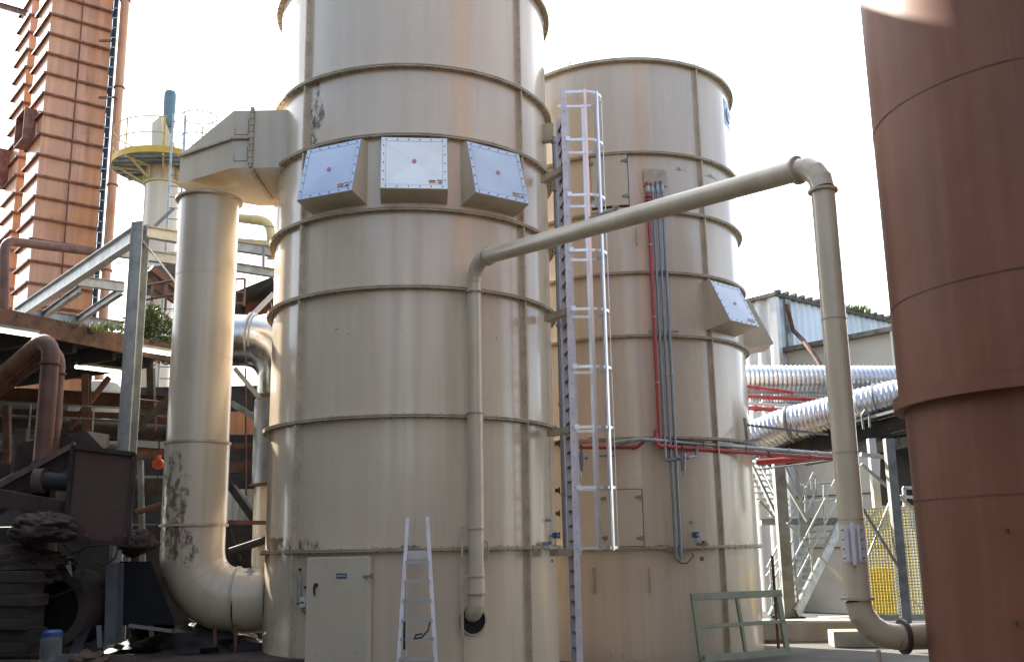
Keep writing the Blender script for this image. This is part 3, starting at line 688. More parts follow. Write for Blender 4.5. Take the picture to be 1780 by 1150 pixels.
pipe_thing('air_pipe', [at(1211, 768, 15.85), at(1211, 790, 15.6), at(1209, 793, 15.5), at(1193, 795, 15.3)], .020, M_cond, 'short grey drop pipe feeding the right air filter', 'pipe', clamps=[(0, .1, .03, 1.5), (0, .95, .03, 1.4)])
pipe_thing('air_pipe', [at(1181, 797, 15.3), at(1161, 800, 15.35), at(1157, 798, 15.4), at(1156, 765, 15.5)], .020, M_cond, 'bent grey pipe left of the right air filter', 'pipe', clamps=[(0, .5, .04, 1.5), (0, .95, .03, 1.4)])
# fins and marks on the lower ring
for u, v0, v1 in ((1034, 986, 1031), (1129, 985, 1030)):
    p, n, t, Z, a = fr_at(C2, R2, u, v0); q = oncyl(u, v1, C2, R2)[0]
    MB().obox((p+q)/2+n*.04, n*.045, t*.006, Z*(p.z-q.z)/2).build('stiffener_fin', M_trim, T2, smooth=0)
p, n, t, Z, a = fr_at(C2, R2, 1106, 412); MB().obox(p+n*.04, n*.04, t*.006, Z*.14).build('stiffener_fin', M_trim, T2, smooth=0)
p, n, t, Z, a = fr_at(C2, R2+.003, 1220, 968); MB().obox(p-Z*.02, t*.03, n*.003, Z*.03).build('rust_mark', M_rustred, T2, smooth=0)
# logo on the top ring
a0 = oncyl(1258, 180, C2, R2)[1]; zt = oncyl(1258, 168, C2, R2)[0].z
a0b = a0+.30
lg = cylpatch(MB(), C2, R2+.001, a0, a0b, zt-.52, zt-.04, .004).build('logo', M_logo, T2, smooth=20)
n = Vector((math.cos(a0+.13), math.sin(a0+.13), 0)); p = Vector((C2[0], C2[1], 0))+n*(R2+.012)
MB().ring((p.x, p.y, zt-.28), .07, .14, .02, 28, n).build('logo_ring', M_white, lg)
cylpatch(MB(), C2, R2+.001, a0+.36, a0+.42, zt-.55, zt-.03, .004).build('logo', M_logo, T2, smooth=20)
# brick debris at its foot
mb = MB()
for k in range(9):
    p = atz(1238+random.uniform(-18, 22), 1141+random.uniform(-4, 3), .03); a = random.uniform(0, PI)
    mb.box((p.x, p.y, .03+random.uniform(0, .05)), (.12, .07, .06), a)
solo('rubble_pile', mb, M_dark, 'dark rubble behind the green frame at tank foot', 'rubble', kind='stuff', smooth=0)

# ------------------------------------------------------------------ green frame leaning on tank two
def onz_lean(u, v, p0, e, up):  # plane through p0 spanned by e (horizontal) and up
    nn = e.cross(up); d = ray(u, v); return EYE+d*((p0-EYE).dot(nn)/d.dot(nn))
g0 = atz(1219, 1146, .09); g1 = atz(1372, 1132, .09); e = (g1-g0).normalized(); up = (Vector((0, 0, 1))+Vector((-e.y, e.x, 0)).normalized()*.16).normalized()
G = lambda u, v: onz_lean(u, v, g0, e, up)
gf = thing('metal_frame', 'olive green steel frame leaning against foot of the far tank', 'frame', tuple(g0))
nn = e.cross(up)
def gb(a, b, nm, w=.085): MB().beam(G(*a), G(*b), w, .04, up=nn if abs((G(*b)-G(*a)).normalized().dot(nn)) < .9 else None).build(nm, M_grn, gf, smooth=0)
def gbar(a, b, nm, w):
    p, q = G(*a), G(*b); d = (q-p).normalized(); s = d.cross(nn).normalized()
    MB().obox((p+q)/2, d*(q-p).length/2, s*w/2, nn*.02).build(nm, M_grn, gf, smooth=0, bevel=.004)
gbar((1206, 1040), (1221, 1148), 'side_bar', .10); gbar((1352, 1031), (1369, 1134), 'side_bar', .10)
gbar((1201, 1037), (1358, 1030), 'top_bar', .10); gbar((1217, 1145), (1374, 1131), 'bottom_bar', .10)
gbar((1281, 1040), (1297, 1137), 'mid_bar', .055); gbar((1212, 1089), (1364, 1079), 'cross_bar', .055)

# ------------------------------------------------------------------ red tank on the right
CR, RR = (4.19, 7.67), 1.198
rd = thing('red_storage_tank', 'huge dark red round tank filling the right edge', 'tank', (CR[0], CR[1], 0))
sc = 8.42/8.8
zR = oncyl(1732, 650, CR, RR+.05)[0].z; zRb = oncyl(1732, 675, CR, RR+.05)[0].z
MB().lathe((CR[0], CR[1], 0), [(RR-.035, -.02), (RR-.035, zRb+.02)], 160).build('lower_shell', M_redtank, rd, smooth=30)
MB().lathe((CR[0], CR[1], 0), [(RR, zR-.01), (RR, 13), (RR-.02, 13), (1e-3, 13.5)], 160).build('upper_shell', M_redtank, rd, smooth=30)
MB().ring((CR[0], CR[1], (zR+zRb)/2), RR-.03, RR+.045, zR-zRb, 160).build('ring_band', M_redtank, rd, smooth=30)
for v, u, rr in ((480.7, 1694, RR), (117.6, 1708, RR), (861.8, 1687, RR-.035)):
    z = oncyl(u, v, CR, rr)[0].z; MB().ring((CR[0], CR[1], z), rr-.01, rr+.003, .010, 160).build('weld_seam', M_rust, rd, smooth=30)
for u, v in ((1751, 921), (1767, 1081)):
    p, n, t, Z, a = fr_at(CR, RR-.035, u, v); MB().bolt(p, n, .013, .02).build('bolt', M_bolt, rd, smooth=0)
p, n, t, Z, a = fr_at(CR, RR-.035, 1604, 1110); 
# ------------------------------------------------------------------ grey-beige duct on the left
DC = Vector((at(352, 600, 14.0).x, 14.0, 0)); DR = .415
dt = thing('beige_duct', 'wide beige duct rising left of the near tank into its boxed hood', 'duct', (DC.x, DC.y, 0))
zh = at(362, 331, 13.6).z; z765 = at(347, 765, 13.6).z; z910 = at(345, 911, 13.6).z; z950 = at(345, 948, 13.6).z
MB().lathe((DC.x, DC.y, 0), [(DR, z765), (DR, zh)], 72).build('upper_shaft', M_pipeh, dt, smooth=30)
zc = at(350, 1040, 14).z-.03
elp = arc((DC.x, DC.y, z950), (DC.x, DC.y, zc), (C1[0]-1.5, DC.y+.1, zc), .62, 5)
MB().tube([Vector((DC.x, DC.y, z765)), Vector((DC.x, DC.y, z910))], DR+.012, 72, False).build('lower_shaft', M_pipeh, dt)
MB().tube([Vector((DC.x, DC.y, z910))]+elp, DR+.004, 56, False).build('elbow', M_pipeh, dt, smooth=12)
MB().tube([elp[-1], Vector((C1[0]-1.7, DC.y+.1, zc))], DR, 56, False).build('inlet', M_pipeh, dt)
for z, rr in ((zh-.02, 1.13), (z765, 1.07), (z910, 1.09)): MB().ring((DC.x, DC.y, z), DR*.96, DR*rr, .03, 72).build('flange', M_trim, dt)
d = Vector((1, 0, 0))
MB().ring(elp[-1], DR*.98, DR*1.07, .03, 64, d).ring(elp[-1]+Vector((.42, 0, 0)), DR*.98, DR*1.07, .03, 64, d).build('flange', M_trim, dt)
for v in (470, 615): MB().ring((DC.x, DC.y, at(350, v, 13.6).z), DR-.005, DR+.003, .006, 72).build('weld_seam', M_seam, dt)
for k in range(1, 5): MB().ring(elp[k], DR-.01, DR+.009, .008, 64, (elp[k+1]-elp[k-1]).normalized()).build('weld_seam', M_seam, dt)
MB().beam((DC.x+.25, DC.y, zc-.38), (DC.x+.2, DC.y, 0), .07, .07).build('support_leg', M_rust, dt)
# hood: outline in plan, sloping top
yN, yF = 13.22, 14.78
F_ = at(470, 291, yN); zU = F_.z; xL = at(321, 300, 14.0).x; xE = at(402, 292, yN).x; xM = at(440, 200, yN).x
xT = C1[0]-1.60; zT = at(441, 192, yN).z; zC = at(322, 279, 14.0).z; xB = at(405, 195, yN).x
lo = [Vector((xT, yN, zU)), Vector((xE, yN, zU)), Vector((xL, 13.78, zU)), Vector((xL, 14.22, zU)), Vector((xE, yF, zU)), Vector((xT, yF, zU))]
hi = [Vector((xT, yN, zT)), Vector((xE, yN, zT)), Vector((xL, 13.78, zC)), Vector((xL, 14.22, zC)), Vector((xE, yF, zT)), Vector((xT, yF, zT))]
hd = MB().add(lo+hi, [(0, 1, 2, 3, 4, 5), (0, 6, 7, 1), (1, 7, 8, 2), (2, 8, 9, 3), (3, 9, 10, 4), (4, 10, 11, 5), (6, 7, 10, 11), (7, 8, 9, 10)]).build('hood', M_pipeh, dt, smooth=0)
# stiffening angles on the hood
zm = at(433, 241, yN).z
mb = MB(); mb.beam((xM, yN-.02, zm), (xE, yN-.02, zm), .04, .03).beam((xE, yN-.02, zm), (xL-.02, 13.76, zm-.02), .04, .03); mb.build('stiffener', M_trim, hd, smooth=0)
mb = MB(); mb.beam((xM, yN-.025, zU), (xM, yN-.025, zT+.03), .05, .05).beam((xM, yN-.02, zU-.02), (xM, yF, zU-.02), .05, .04); mb.build('joint_flange', M_trim, hd, smooth=0)
mb = MB()
for k in range(9):
    for s_ in (-1, 1): mb.bolt((xM+.02*s_, yN-.05, zU+.04+(zT-zU)*k/9.), (0, -1, 0), .009)
mb.build('bolt_row', M_bolt, hd, smooth=0)
# ghost outlines of two removed covers
mb = MB()
for z0, z1 in ((zm+.06, zm+.30), (zU+.10, zU+.33)):
    x0, x1 = xM-.06, xM-.24
    for a, b in (((x0, z0), (x1, z0)), ((x0, z1-.02), (x0, z0)), ((x1, z0), (x1, z0+.1))): mb.beam((a[0], yN-.004, a[1]), (b[0], yN-.004, b[1]), .004, .006)
mb.build('old_cover_mark', M_rust, hd, smooth=0)

# ------------------------------------------------------------------ generic builders for the plant behind
def sb(name, label, cat, p, q, w, h, M, sec='box', group=None, up=None, t=.014, side=1):
    mb = MB()
    if sec == 'box': mb.beam(p, q, w, h, up)
    elif sec == 'i': mb.ibeam(p, q, w, h, t, up)
    elif sec == 'c': mb.channel(p, q, w, h, t, up, side)
    else: mb.tube([p, q], w/2, 14)
    return solo(name, mb, M, label, cat, group=group, smooth=30 if sec == 'tube' else 0)
A = Vector((math.sin(R(51)), math.cos(R(51)), 0)); B = Vector((-math.sin(R(39)), math.cos(R(39)), 0)); Z = Vector((0, 0, 1))
def corr(p0, d, ln, z0, z1, pitch, amp, z1e=None):
    """corrugated upright sheet"""
    n = Vector((d.y, -d.x, 0)); k = int(ln/pitch*6); vs = []; z1e = z1 if z1e is None else z1e
    for i in range(k+1):
        s = ln*i/k; o = amp*math.tanh(2.2*math.sin(2*PI*s/pitch)); p = Vector((p0.x, p0.y, 0))+d*s+n*o
        vs += [p+Z*z0, p+Z*(z1+(z1e-z1)*i/k)]
    return MB().add(vs, [(2*i, 2*i+2, 2*i+3, 2*i+1) for i in range(k)])
def corr_tube(pts, r, pitch, amp, n=36):
    pts = [Vector(p) for p in pts]; L_ = [0]
    for a, b in zip(pts[:-1], pts[1:]): L_.append(L_[-1]+(b-a).length)
    T = L_[-1]; k = int(T/pitch*4); P = []; rs = []
    j = 0
    for i in range(k+1):
        s = T*i/k
        while j < len(pts)-2 and s > L_[j+1]: j += 1
        P.append(pts[j].lerp(pts[j+1], (s-L_[j])/(L_[j+1]-L_[j]))); rs.append(r+amp*math.sin(2*PI*s/pitch))
    return MB().tube(P, rs, n)

# ------------------------------------------------------------------ right side: cladded building
cb = at(1355, 640, 27.0); zr = at(1355, 516, 27).z
hb = thing('cladded_building', 'pale corrugated metal building behind the spiral ducts', 'building', (cb.x, cb.y, 0))
zm_ = at(1366, 613, 27).z
corr(cb, A, 9.0, 0, zr, .30, .03).build('cladding', M_cladb, hb, smooth=40)
corr(cb+B*3.6, -B, 3.6, 0, zr, .42, .05).build('cladding', M_clad, hb, smooth=40)
rf = [cb-A*.15-B*.15+Z*zr, cb+A*9-B*.15+Z*zr, cb+A*9+B*4+Z*(zr+.1), cb-A*.15+B*4+Z*(zr+.1)]
for q_ in rf: q_.z = zr if q_.z < zr+50 else zr
rf = [Vector((q_.x, q_.y, zr)) for q_ in rf]
MB().hexa(rf+[q_+Z*.10 for q_ in rf]).build('roof', M_roofe, hb, smooth=0)
mb = MB()
for k in range(26): q = Vector((cb.x, cb.y, zr+.12))+A*(k*.36)-B*.12; mb.box(q, (.10, .16, .10), R(39)+random.uniform(-.2, .2))
mb.build('roof_clips', M_roofe, hb, smooth=0)
for s_ in (.45, 3.05): 
    q = cb+A*s_-B*.08; MB().beam((q.x, q.y, 0), (q.x, q.y, zr-.02), .24, .06, up=B).build('corner_trim', M_galvd, hb, smooth=0)
q = cb-A*.03-B*.03; MB().beam((q.x, q.y, 0), (q.x, q.y, zr-.02), .16, .16, up=A).build('corner_trim', M_clad, hb, smooth=0)
mb = MB(); q = cb-B*.2; mb.tube([Vector((q.x, q.y, zr-.2))+A*.25, Vector((q.x, q.y, zr-.9))+A*.45, at(1395, 590, 26.4), at(1412, 612, 26.0), at(1430, 640, 25.5)], .06, 8)
solo('dangling_cable', mb, M_rust, 'thick brown cable hanging off corner of the corrugated building', 'cable')
# concrete building in front of it
c0 = at(1366, 613, 27.2); d = -B
cw0 = onp(1366, 613, c0, B); cw1 = onp(1562, 569, c0, B); zt_ = c0.z
ln = (cw1-cw0).length
cbg = thing('concrete_building', 'low concrete panel building behind the outside stairs', 'building', (cw1.x, cw1.y, 0))
back = cw0+B*4.0
MB().hexa([Vector((q.x, q.y, z)) for z in (0, zt_) for q in (cw1+Vector((0, 0, 0)), cw1+A*6, cw0+A*6, cw0)]).build('wall', M_concw, cbg, smooth=0)
zl = at(1330, 700, 27).z
MB().hexa([Vector((q.x, q.y, z)) for z in (0, zl) for q in (cw0-A*.02, cw0+A*.5, back+A*.5, back-A*.02)]).build('rear_wall', M_concw, cbg, smooth=0)
mb = MB(); mb.beam(Vector((cw0.x, cw0.y, zt_+.06))-A*.06, Vector((cw1.x, cw1.y, zt_+.06))-A*.06, .25, .12); mb.build('coping', M_roofe, cbg, smooth=0)
mb = MB()
for z in (zt_-.95, zt_-1.9, zt_-2.9, 2.9, 1.6): mb.beam(Vector((back.x, back.y, z))-A*.035 if z < zl else Vector((cw0.x, cw0.y, z))-A*.012, Vector((cw1.x, cw1.y, z))-A*.012, .03, .03)
mb.build('panel_joint', M_rust, cbg, smooth=0)
MB().beam(Vector((cw1.x, cw1.y, 0))-A*.05+B*.1, Vector((cw1.x, cw1.y, zt_))-A*.05+B*.1, .10, .22, up=A).build('corner_trim', M_clad, cbg, smooth=0)
# grass growing along the roof edge
def tuft(ctr, spread, nb, h, M, label, name='grass_tuft', cat='plant', kind='stuff', w=.02):
    mb = MB()
    for k in range(nb):
        a = random.uniform(0, 2*PI); r0 = random.random()**.6
        b = Vector((ctr.x+spread[0]*r0*math.cos(a), ctr.y+spread[1]*r0*math.sin(a), ctr.z)); hh = h*random.uniform(.4, 1.)*(1-.4*r0)
        l = Vector((random.uniform(-.4, .4), random.uniform(-.4, .4), 0))*hh; s = Vector((math.cos(a*3), math.sin(a*3), 0))*w
        m_ = b+l*.35+Z*hh*.6; tp = b+l+Z*hh
        mb.add([b-s, b+s, m_+s*.8, m_-s*.8, tp], [(0, 1, 2, 3), (3, 2, 4)])
    return solo(name, mb, M, label, cat, kind=kind, smooth=0)
g = cb+A*3.6; tuft(Vector((g.x, g.y, zr+.08)), (.6, .3), 160, .3, M_leafy, 'small grass tuft on corrugated roof left of the downpipe', w=.03)
g = cb+A*7.2; tuft(Vector((g.x, g.y, zr+.08)), (1.6, .5), 500, .55, M_leafy, 'long grass growing on roof edge beside the red tank', w=.03)

# spiral ducts
d1 = thing('spiral_duct', 'farther upper spiral metal duct running level behind', 'duct', tuple(at(1290, 656, 22)), group='spiral ducts beside the corrugated building')
a_, b_ = at(1270, 660, 22), at(1600, 661, 22.2); corr_tube([a_, b_], .315, .10, .017, 32).build('duct_wall', M_duct, d1, smooth=60)
d2 = thing('spiral_duct', 'nearer lower spiral metal duct curving up towards the red tank', 'duct', tuple(at(1300, 765, 23)), group='spiral ducts beside the corrugated building')
cps = [(1280, 778, 20.1), (1318, 759, 19.8), (1369, 739, 19.4), (1445, 721, 18.9), (1502, 706, 18.5), (1575, 689, 18.1), (1650, 672, 17.7)]
corr_tube([at(*c) for c in cps], .335, .09, .016, 32).build('duct_wall', M_duct, d2, smooth=60)
for c in ((1374, 737.5, 19.37), (1527, 700, 18.37)):
    q = at(*c); q2 = at(c[0]+6, c[1]-1.4, c[2]-.033); MB().ring(q, .335, .362, .035, 32, (q2-q)).build('joint_band', M_galvd, d2)
# pipe bridge under the far duct
pb = thing('pipe_bridge', 'dark lattice bridge carrying pipes under the far spiral duct', 'bridge', tuple(at(1380, 700, 21.6)))
a1, b1 = at(1290, 681, 21.5), at(1600, 684, 21.5); a2, b2 = at(1290, 700, 21.5), at(1600, 703, 21.5)
for p, q in ((a1, b1), (a2, b2)): MB().beam(p, q, .05, .05).build('chord', M_galvd, pb, smooth=0)
mb = MB()
for k in range(60): f = k/59; mb.beam(a1.lerp(b1, f), a2.lerp(b2, f), .015, .02)
for k in range(1, 3): mb.beam(a1.lerp(a2, k/3), b1.lerp(b2, k/3), .02, .015)
mb.build('lattice', M_galvd, pb, smooth=0)
for lb, pts, r, MM in (('upper red pipe under the far spiral duct', [at(1290, 670, 21.2), at(1376, 681, 21), at(1378, 686, 21)], .034, M_red),
                   ('middle red pipe between two spiral ducts', [at(1290, 688, 20.9), at(1440, 695, 20.9)], .04, M_red),
                   ('lower red pipe end beside the far tank', [at(1290, 708, 20.8), at(1365, 713, 20.8)], .045, M_red),
                   ('pale pipe between the two red pipes', [at(1290, 700, 20.9), at(1400, 706, 20.9)], .03, M_white)):
    pipe_thing('red_pipe' if MM is M_red else 'pale_pipe', pts, r, MM, lb, 'pipe', clamps=[(0, .3, .05, 1.5), (0, .7, .05, 1.5)])
pipe_thing('red_pipe', [at(1316, 803, 18.6), at(1395, 797, 18.2), at(1450, 789, 17.9)], .055, M_red, 'thick red pipe under the walkway right of far tank', 'pipe', clamps=[(1, .6, .1, 1.2)])
pipe_thing('conduit', [at(1320, 815, 18.4), at(1395, 806, 18.0), at(1460, 797, 17.7)], .015, M_galv, 'thin bright conduit just below the thick red pipe', 'conduit')
# walkway
wk = thing('walkway', 'dark steel walkway beneath the nearer spiral duct', 'walkway', tuple(at(1450, 780, 18.5)))
w0, w1 = at(1322, 797, 20.2), at(1640, 717, 17.0)
MB().channel(w0, w1, .08, .30, .015).build('side_beam', M_dark, wk, smooth=0)
MB().channel(w0+Vector((.5, .9, 0)), w1+Vector((.5, .9, 0)), .08, .30, .015).build('side_beam', M_galvd, wk, smooth=0)
dwn = (w1-w0).normalized(); sdn = Vector((.5, .9, 0))
MB().hexa([w0-Z*.10, w1-Z*.10, w1+sdn-Z*.10, w0+sdn-Z*.10, w0-Z*.06, w1-Z*.06, w1+sdn-Z*.06, w0+sdn-Z*.06]).build('deck', M_dark, wk, smooth=0)
MB().beam(w0+Z*.22-Vector((.02, .05, 0)), w1+Z*.24-Vector((.02, .05, 0)), .05, .05).build('handrail', M_galv, wk, smooth=0)
MB().beam(at(1400, 800, 18.9), at(1640, 757, 16.8), .10, .18).build('lower_beam', M_dark, wk, smooth=0)
pa = [at(1500, 735, 17.0)-Z*.1, at(1498, 722, 17.0), at(1503, 714, 17), at(1511, 722, 17), at(1512, 742, 17)]
MB().tube(pa, .02, 8).build('cable_loop', M_galvd, wk)
# slim bracket frame beside tank two
bf = thing('pipe_stand', 'thin steel bracket with long rail at right edge of the far tank', 'bracket', tuple(at(1296, 770, 16.3)))
MB().beam(at(1294, 726, 16.4), at(1299, 768, 16.4), .04, .04).build('upright', M_galvd, bf, smooth=0)
MB().beam(at(1296, 738, 16.4), at(1440, 755, 16.0), .04, .035).build('rail', M_galvd, bf, smooth=0)
MB().beam(at(1282, 768, 16.3), at(1322, 763, 16.5), .035, .04).build('foot', M_galvd, bf, smooth=0)
for u in (1374, 1384): MB().beam(at(u, 738, 16.2), at(u+1, 758, 16.2), .02, .02).build('pin', M_galvd, bf, smooth=0)

# steel columns and braces
CG = 'grey steel columns of the stair structure'
def col_(u0, v0, u1, v1, Y, w, M, label, sec='i'):
    p, q = at(u0, v0, Y), at((u0+u1)/2, v1, Y); x = at((u0+u1)/2, (v0+v1)/2, Y).x
    return sb('steel_column', label, 'column', Vector((x, Y, q.z)), Vector((x, Y, p.z)), w, w, M, sec, up=(0, 1, 0))
col_(1352, 798, 1372, 1072, 19.0, .20, M_galvd, 'thick grey column left of the outside stairs', 'box')
MB_ = MB().box(tuple(at(1371, 1072, 19.0)), (.5, .4, .03)); solo('base_plate', MB_, M_dark, 'dark base plate under the thick grey column', 'plate', smooth=0)
col_(1543, 762, 1576, 1085, 16.6, .14, M_galvd, 'grey column in front of the yellow grating', 'box')
col_(1514, 762, 1525, 882, 17.4, .12, M_white, 'white post behind the long downpipe', 'box')
col_(1455, 735, 1458, 800, 18.0, .06, M_galvd, 'short thin post beside the long downpipe', 'box')
for i, (p, q, w, lb) in enumerate([((1499, 882), (1566, 992), .05, 'dark diagonal brace in front of the yellow grating'), ((1546, 873), (1509, 965), .04, 'pale diagonal brace on the yellow grating'),
        ((1368, 908), (1475, 1018), .05, 'diagonal brace crossing in front of the stairs'), ((1497, 806), (1590, 886), .07, 'pale diagonal strut above the yellow grating'),
        ((1496, 789), (1542, 795), .10, 'short white beam right of the long downpipe'), ((1360, 830), (1404, 905), .09, 'sloping grey strut right of the thick grey column'),
        ((1332, 1000), (1362, 960), .04, 'short brown brace left of the thick grey column'), ((1320, 870), (1358, 912), .06, 'dark sloping stringer behind the thick grey column')]):
    Y = (16.3, 16.8, 18.6, 17.2, 16.9, 19.4, 19.6, 19.8)[i]
    sb('brace', lb, 'brace', at(*p, Y), at(*q, Y), w, w*.6, M_galvd if i in (0, 7) else M_galv, 'box')
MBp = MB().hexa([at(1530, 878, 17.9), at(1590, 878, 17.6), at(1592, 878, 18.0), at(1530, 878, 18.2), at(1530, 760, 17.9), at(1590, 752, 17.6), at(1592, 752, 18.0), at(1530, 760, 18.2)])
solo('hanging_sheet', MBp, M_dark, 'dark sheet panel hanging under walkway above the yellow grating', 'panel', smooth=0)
# pale machine frame between
mb = MB()
for a, b in (((1570, 847), (1588, 847)), ((1571, 847), (1573, 880)), ((1565, 862), (1590, 864))): mb.beam(at(*a, 17.3), at(*b, 17.3), .05, .05)
solo('pale_bracket', mb, M_white, 'small white bracket just above the yellow grating beside red tank', 'bracket', smooth=0)
# yellow grating fence
yf = thing('yellow_grating_fence', 'yellow square mesh screen between the long downpipe and red tank', 'fence', tuple(at(1550, 1068, 16.9)))
e0, e1 = at(1488, 886, 17.0), at(1612, 878, 16.9); f0, f1 = Vector((e0.x, e0.y, at(1513, 1070, 17).z)), Vector((e1.x, e1.y, at(1600, 1070, 16.9).z))
mb = MB(); W_ = (e1-e0).length; H_ = (e0-f0).length; nx = int(W_/.047); ny = int(H_/.047)
for k in range(nx+1): f = k/nx; mb.beam(f0.lerp(f1, f), e0.lerp(e1, f), .012, .014)
for k in range(ny+1): f = k/ny; mb.beam(f0.lerp(e0, f)-Vector((0, .003, 0)), f1.lerp(e1, f)-Vector((0, .003, 0)), .014, .012)
mb.build('grating', M_yelm, yf, smooth=0)
MB().beam(f0-Z*.02, f1-Z*.02, .04, .10).build('bottom_rail', M_galv, yf, smooth=0)
mb = MB()   # yellow machine guard behind the grating
mb.hexa([at(1516, 1072, 17.9), at(1556, 1072, 17.9), at(1556, 1072, 18.6), at(1516, 1072, 18.6), at(1512, 985, 17.9), at(1550, 985, 17.9), at(1548, 985, 18.6), at(1512, 985, 18.6)])
solo('yellow_guard', mb, M_yel, 'solid yellow machine guard behind left part of the yellow grating', 'guard', smooth=0, bevel=.03)
# stairs
st = thing('steel_stairs', 'galvanised outdoor stair flight with thin bright handrails', 'stairs', tuple(at(1370, 1068, 19)))
b0, b1, t0, t1 = at(1340, 1075, 19.1), at(1384, 1066, 18.9), at(1418, 905, 20.6), at(1463, 905, 20.4)
for p, q in ((b0, t0), (b1, t1)): MB().beam(p, q, .05, .22).build('stringer', M_galv, st, smooth=0)
for k in range(13):
    f = (k+.5)/13; p, q = b0.lerp(t0, f), b1.lerp(t1, f); MB().beam(p, q, .22, .035).build('tread', M_galv, st, smooth=0)
for p, q in ((b0, t0), (b1, t1)):
    for hh in (.9, .5): MB().tube([p+Z*hh, q+Z*hh], .018, 8).build('handrail', M_galv, st)
    for f in (.05, .35, .65, .97): r1_ = p.lerp(q, f); MB().tube([r1_, r1_+Z*.9], .018, 8).build('baluster', M_galv, st)
MB().tube([t0+Z*.9, t0+Z*.95+Vector((.05, .1, 0)), t0+Z*.85+Vector((.12, .15, 0)), t0+Z*.5+Vector((.1, .15, 0))], .02, 8).build('handrail', M_galv, st)
st2 = thing('steel_stairs', 'upper dark stair flight seen just right of the far tank', 'stairs', tuple(at(1350, 900, 20.6)))
b0, b1, t0, t1 = at(1362, 905, 20.8), at(1350, 905, 20.0), at(1308, 790, 22.2), at(1296, 790, 21.4)
for p, q in ((b0, t0), (b1, t1)): MB().beam(p, q, .05, .2).build('stringer', M_galvd, st2, smooth=0)
for k in range(11):
    f = (k+.5)/11; p, q = b0.lerp(t0, f), b1.lerp(t1, f); MB().beam(p+Vector((.25, .1, 0)), q-Vector((.1, 0, 0)), .22, .035).build('tread', M_galv, st2, smooth=0)
for hh in (.9, .5): MB().tube([b1+Z*hh, t1+Z*hh], .018, 8).build('handrail', M_galv, st2)
ld = thing('stair_landing', 'steel landing with railing at top of the lower stairs', 'landing', tuple(at(1390, 903, 20.4)))
MB().beam(at(1322, 908, 20.0), at(1470, 905, 20.4), .12, .10).build('edge_beam', M_galvd, ld, smooth=0)
MB().hexa([at(1322, 903, 20.1), at(1470, 901, 20.4), at(1475, 901, 21.6), at(1330, 903, 21.6), at(1322, 901, 20.1), at(1470, 899, 20.4), at(1475, 899, 21.6), at(1330, 901, 21.6)]).build('deck', M_galvd, ld, smooth=0)
for v in (842, 872): MB().tube([at(1396, v, 21.5), at(1475, v-6, 21.5)], .018, 8).build('handrail', M_galv, ld)
for u in (1400, 1432, 1462): MB().tube([at(u, 903, 21.5), at(u, 841-(u-1396)*.06, 21.5)], .018, 8).build('baluster', M_galv, ld)
MB().tube([at(1381, 808, 20.6), at(1404, 870, 20.4)], .018, 8).build('handrail', M_galv, ld); MB().tube([at(1365, 808, 20.6), at(1392, 870, 20.4)], .018, 8).build('handrail', M_galv, ld)
# plinths, blocks
q = at(1395, 1083, 18.9); solo('concrete_plinth', MB().box((q.x, 19.3, .16), (2.6, 1.2, .33), 0), M_conc, 'long low concrete plinth under the outside stairs', 'plinth', smooth=0, bevel=.02)
q = atz(1470, 1108, 0); solo('concrete_block', MB().box((q.x+.15, q.y+.6, .17), (.75, .5, .34), .1), M_conc, 'rear concrete block beside foot of the downpipe', 'block', smooth=0, bevel=.02)
q = atz(1490, 1126, 0); solo('concrete_block', MB().box((q.x+.05, q.y+.35, .13), (.70, .55, .26), -.12), M_conc, 'front concrete block beside foot of the downpipe', 'block', smooth=0, bevel=.02)
sb('steel_rail', 'rust streaked rail lying on the ground behind green frame', 'rail', atz(1345, 1095, .05), atz(1450, 1097, .05), .06, .06, M_galvd)
sb('sill_timber', 'pale timber lying near foot of the far tank', 'timber', atz(1335, 1114, .03), atz(1368, 1112, .03), .16, .05, M_dust)
p_ = at(1337, 965, 17.6); sb('drain_pipe', 'slim brown pipe down right edge of the far tank', 'pipe', (p_.x+.05, 17.6, 0), (p_.x+.05, 17.6, p_.z), .05, .05, M_rust, 'tube')

# ------------------------------------------------------------------ left side: red towers
def tower(corner, wA, wB, zbot, ztop_, zs, label, group, midf=.49):
    t = thing('ribbed_tower', label, 'tower', (corner.x, corner.y, zbot), group=group)
    c = Vector((corner.x, corner.y, 0)); P = [c, c+A*wA, c+A*wA+B*wB, c+B*wB]
    MB().hexa([p+Z*zbot for p in P]+[p+Z*ztop_ for p in P]).build('casing', M_tower, t, smooth=0)
    for z in zs:
        o = .085; Q = [c-A*o-B*o, c+A*(wA+o)-B*o, c+A*(wA+o)+B*(wB+o), c-A*o+B*(wB+o)]; mb = MB()
        for i in range(4):
            a, b = Q[i], Q[(i+1) % 4]; inn = (P[i]+P[(i+1) % 4])/2-(a+b)/2; inn.z = 0; inn.normalize()
            q = [a, b, b+inn*o, a+inn*o]; mb.hexa([x+Z*(z-.012) for x in q]+[x+Z*(z+.0) for x in q])
            mb.hexa([x+Z*(z-.055) for x in (a, b, b+inn*.012, a+inn*.012)]+[x+Z*(z-.013) for x in (a, b, b+inn*.012, a+inn*.012)])
        mb.build('rib', M_towerrib, t, smooth=0)
    q = c+A*wA*midf-B*.035; MB().beam(q+Z*zbot, q+Z*ztop_, .02, .07, up=B).build('vertical_rib', M_towerrib, t, smooth=0)
    return t
c0 = at(70, 250, 26); wA_ = (onp(180, 250, c0, A)-c0); wA_ = Vector((wA_.x, wA_.y, 0)).length
wB_ = (onp(46, 270, c0, B)-c0); wB_ = Vector((wB_.x, wB_.y, 0)).length
z26 = onp(98, 26, c0, A).z; z374 = onp(54, 376, c0, A).z; dz = (z26-z374)/10
zs = [z26+dz*3-k*dz for k in range(24)]
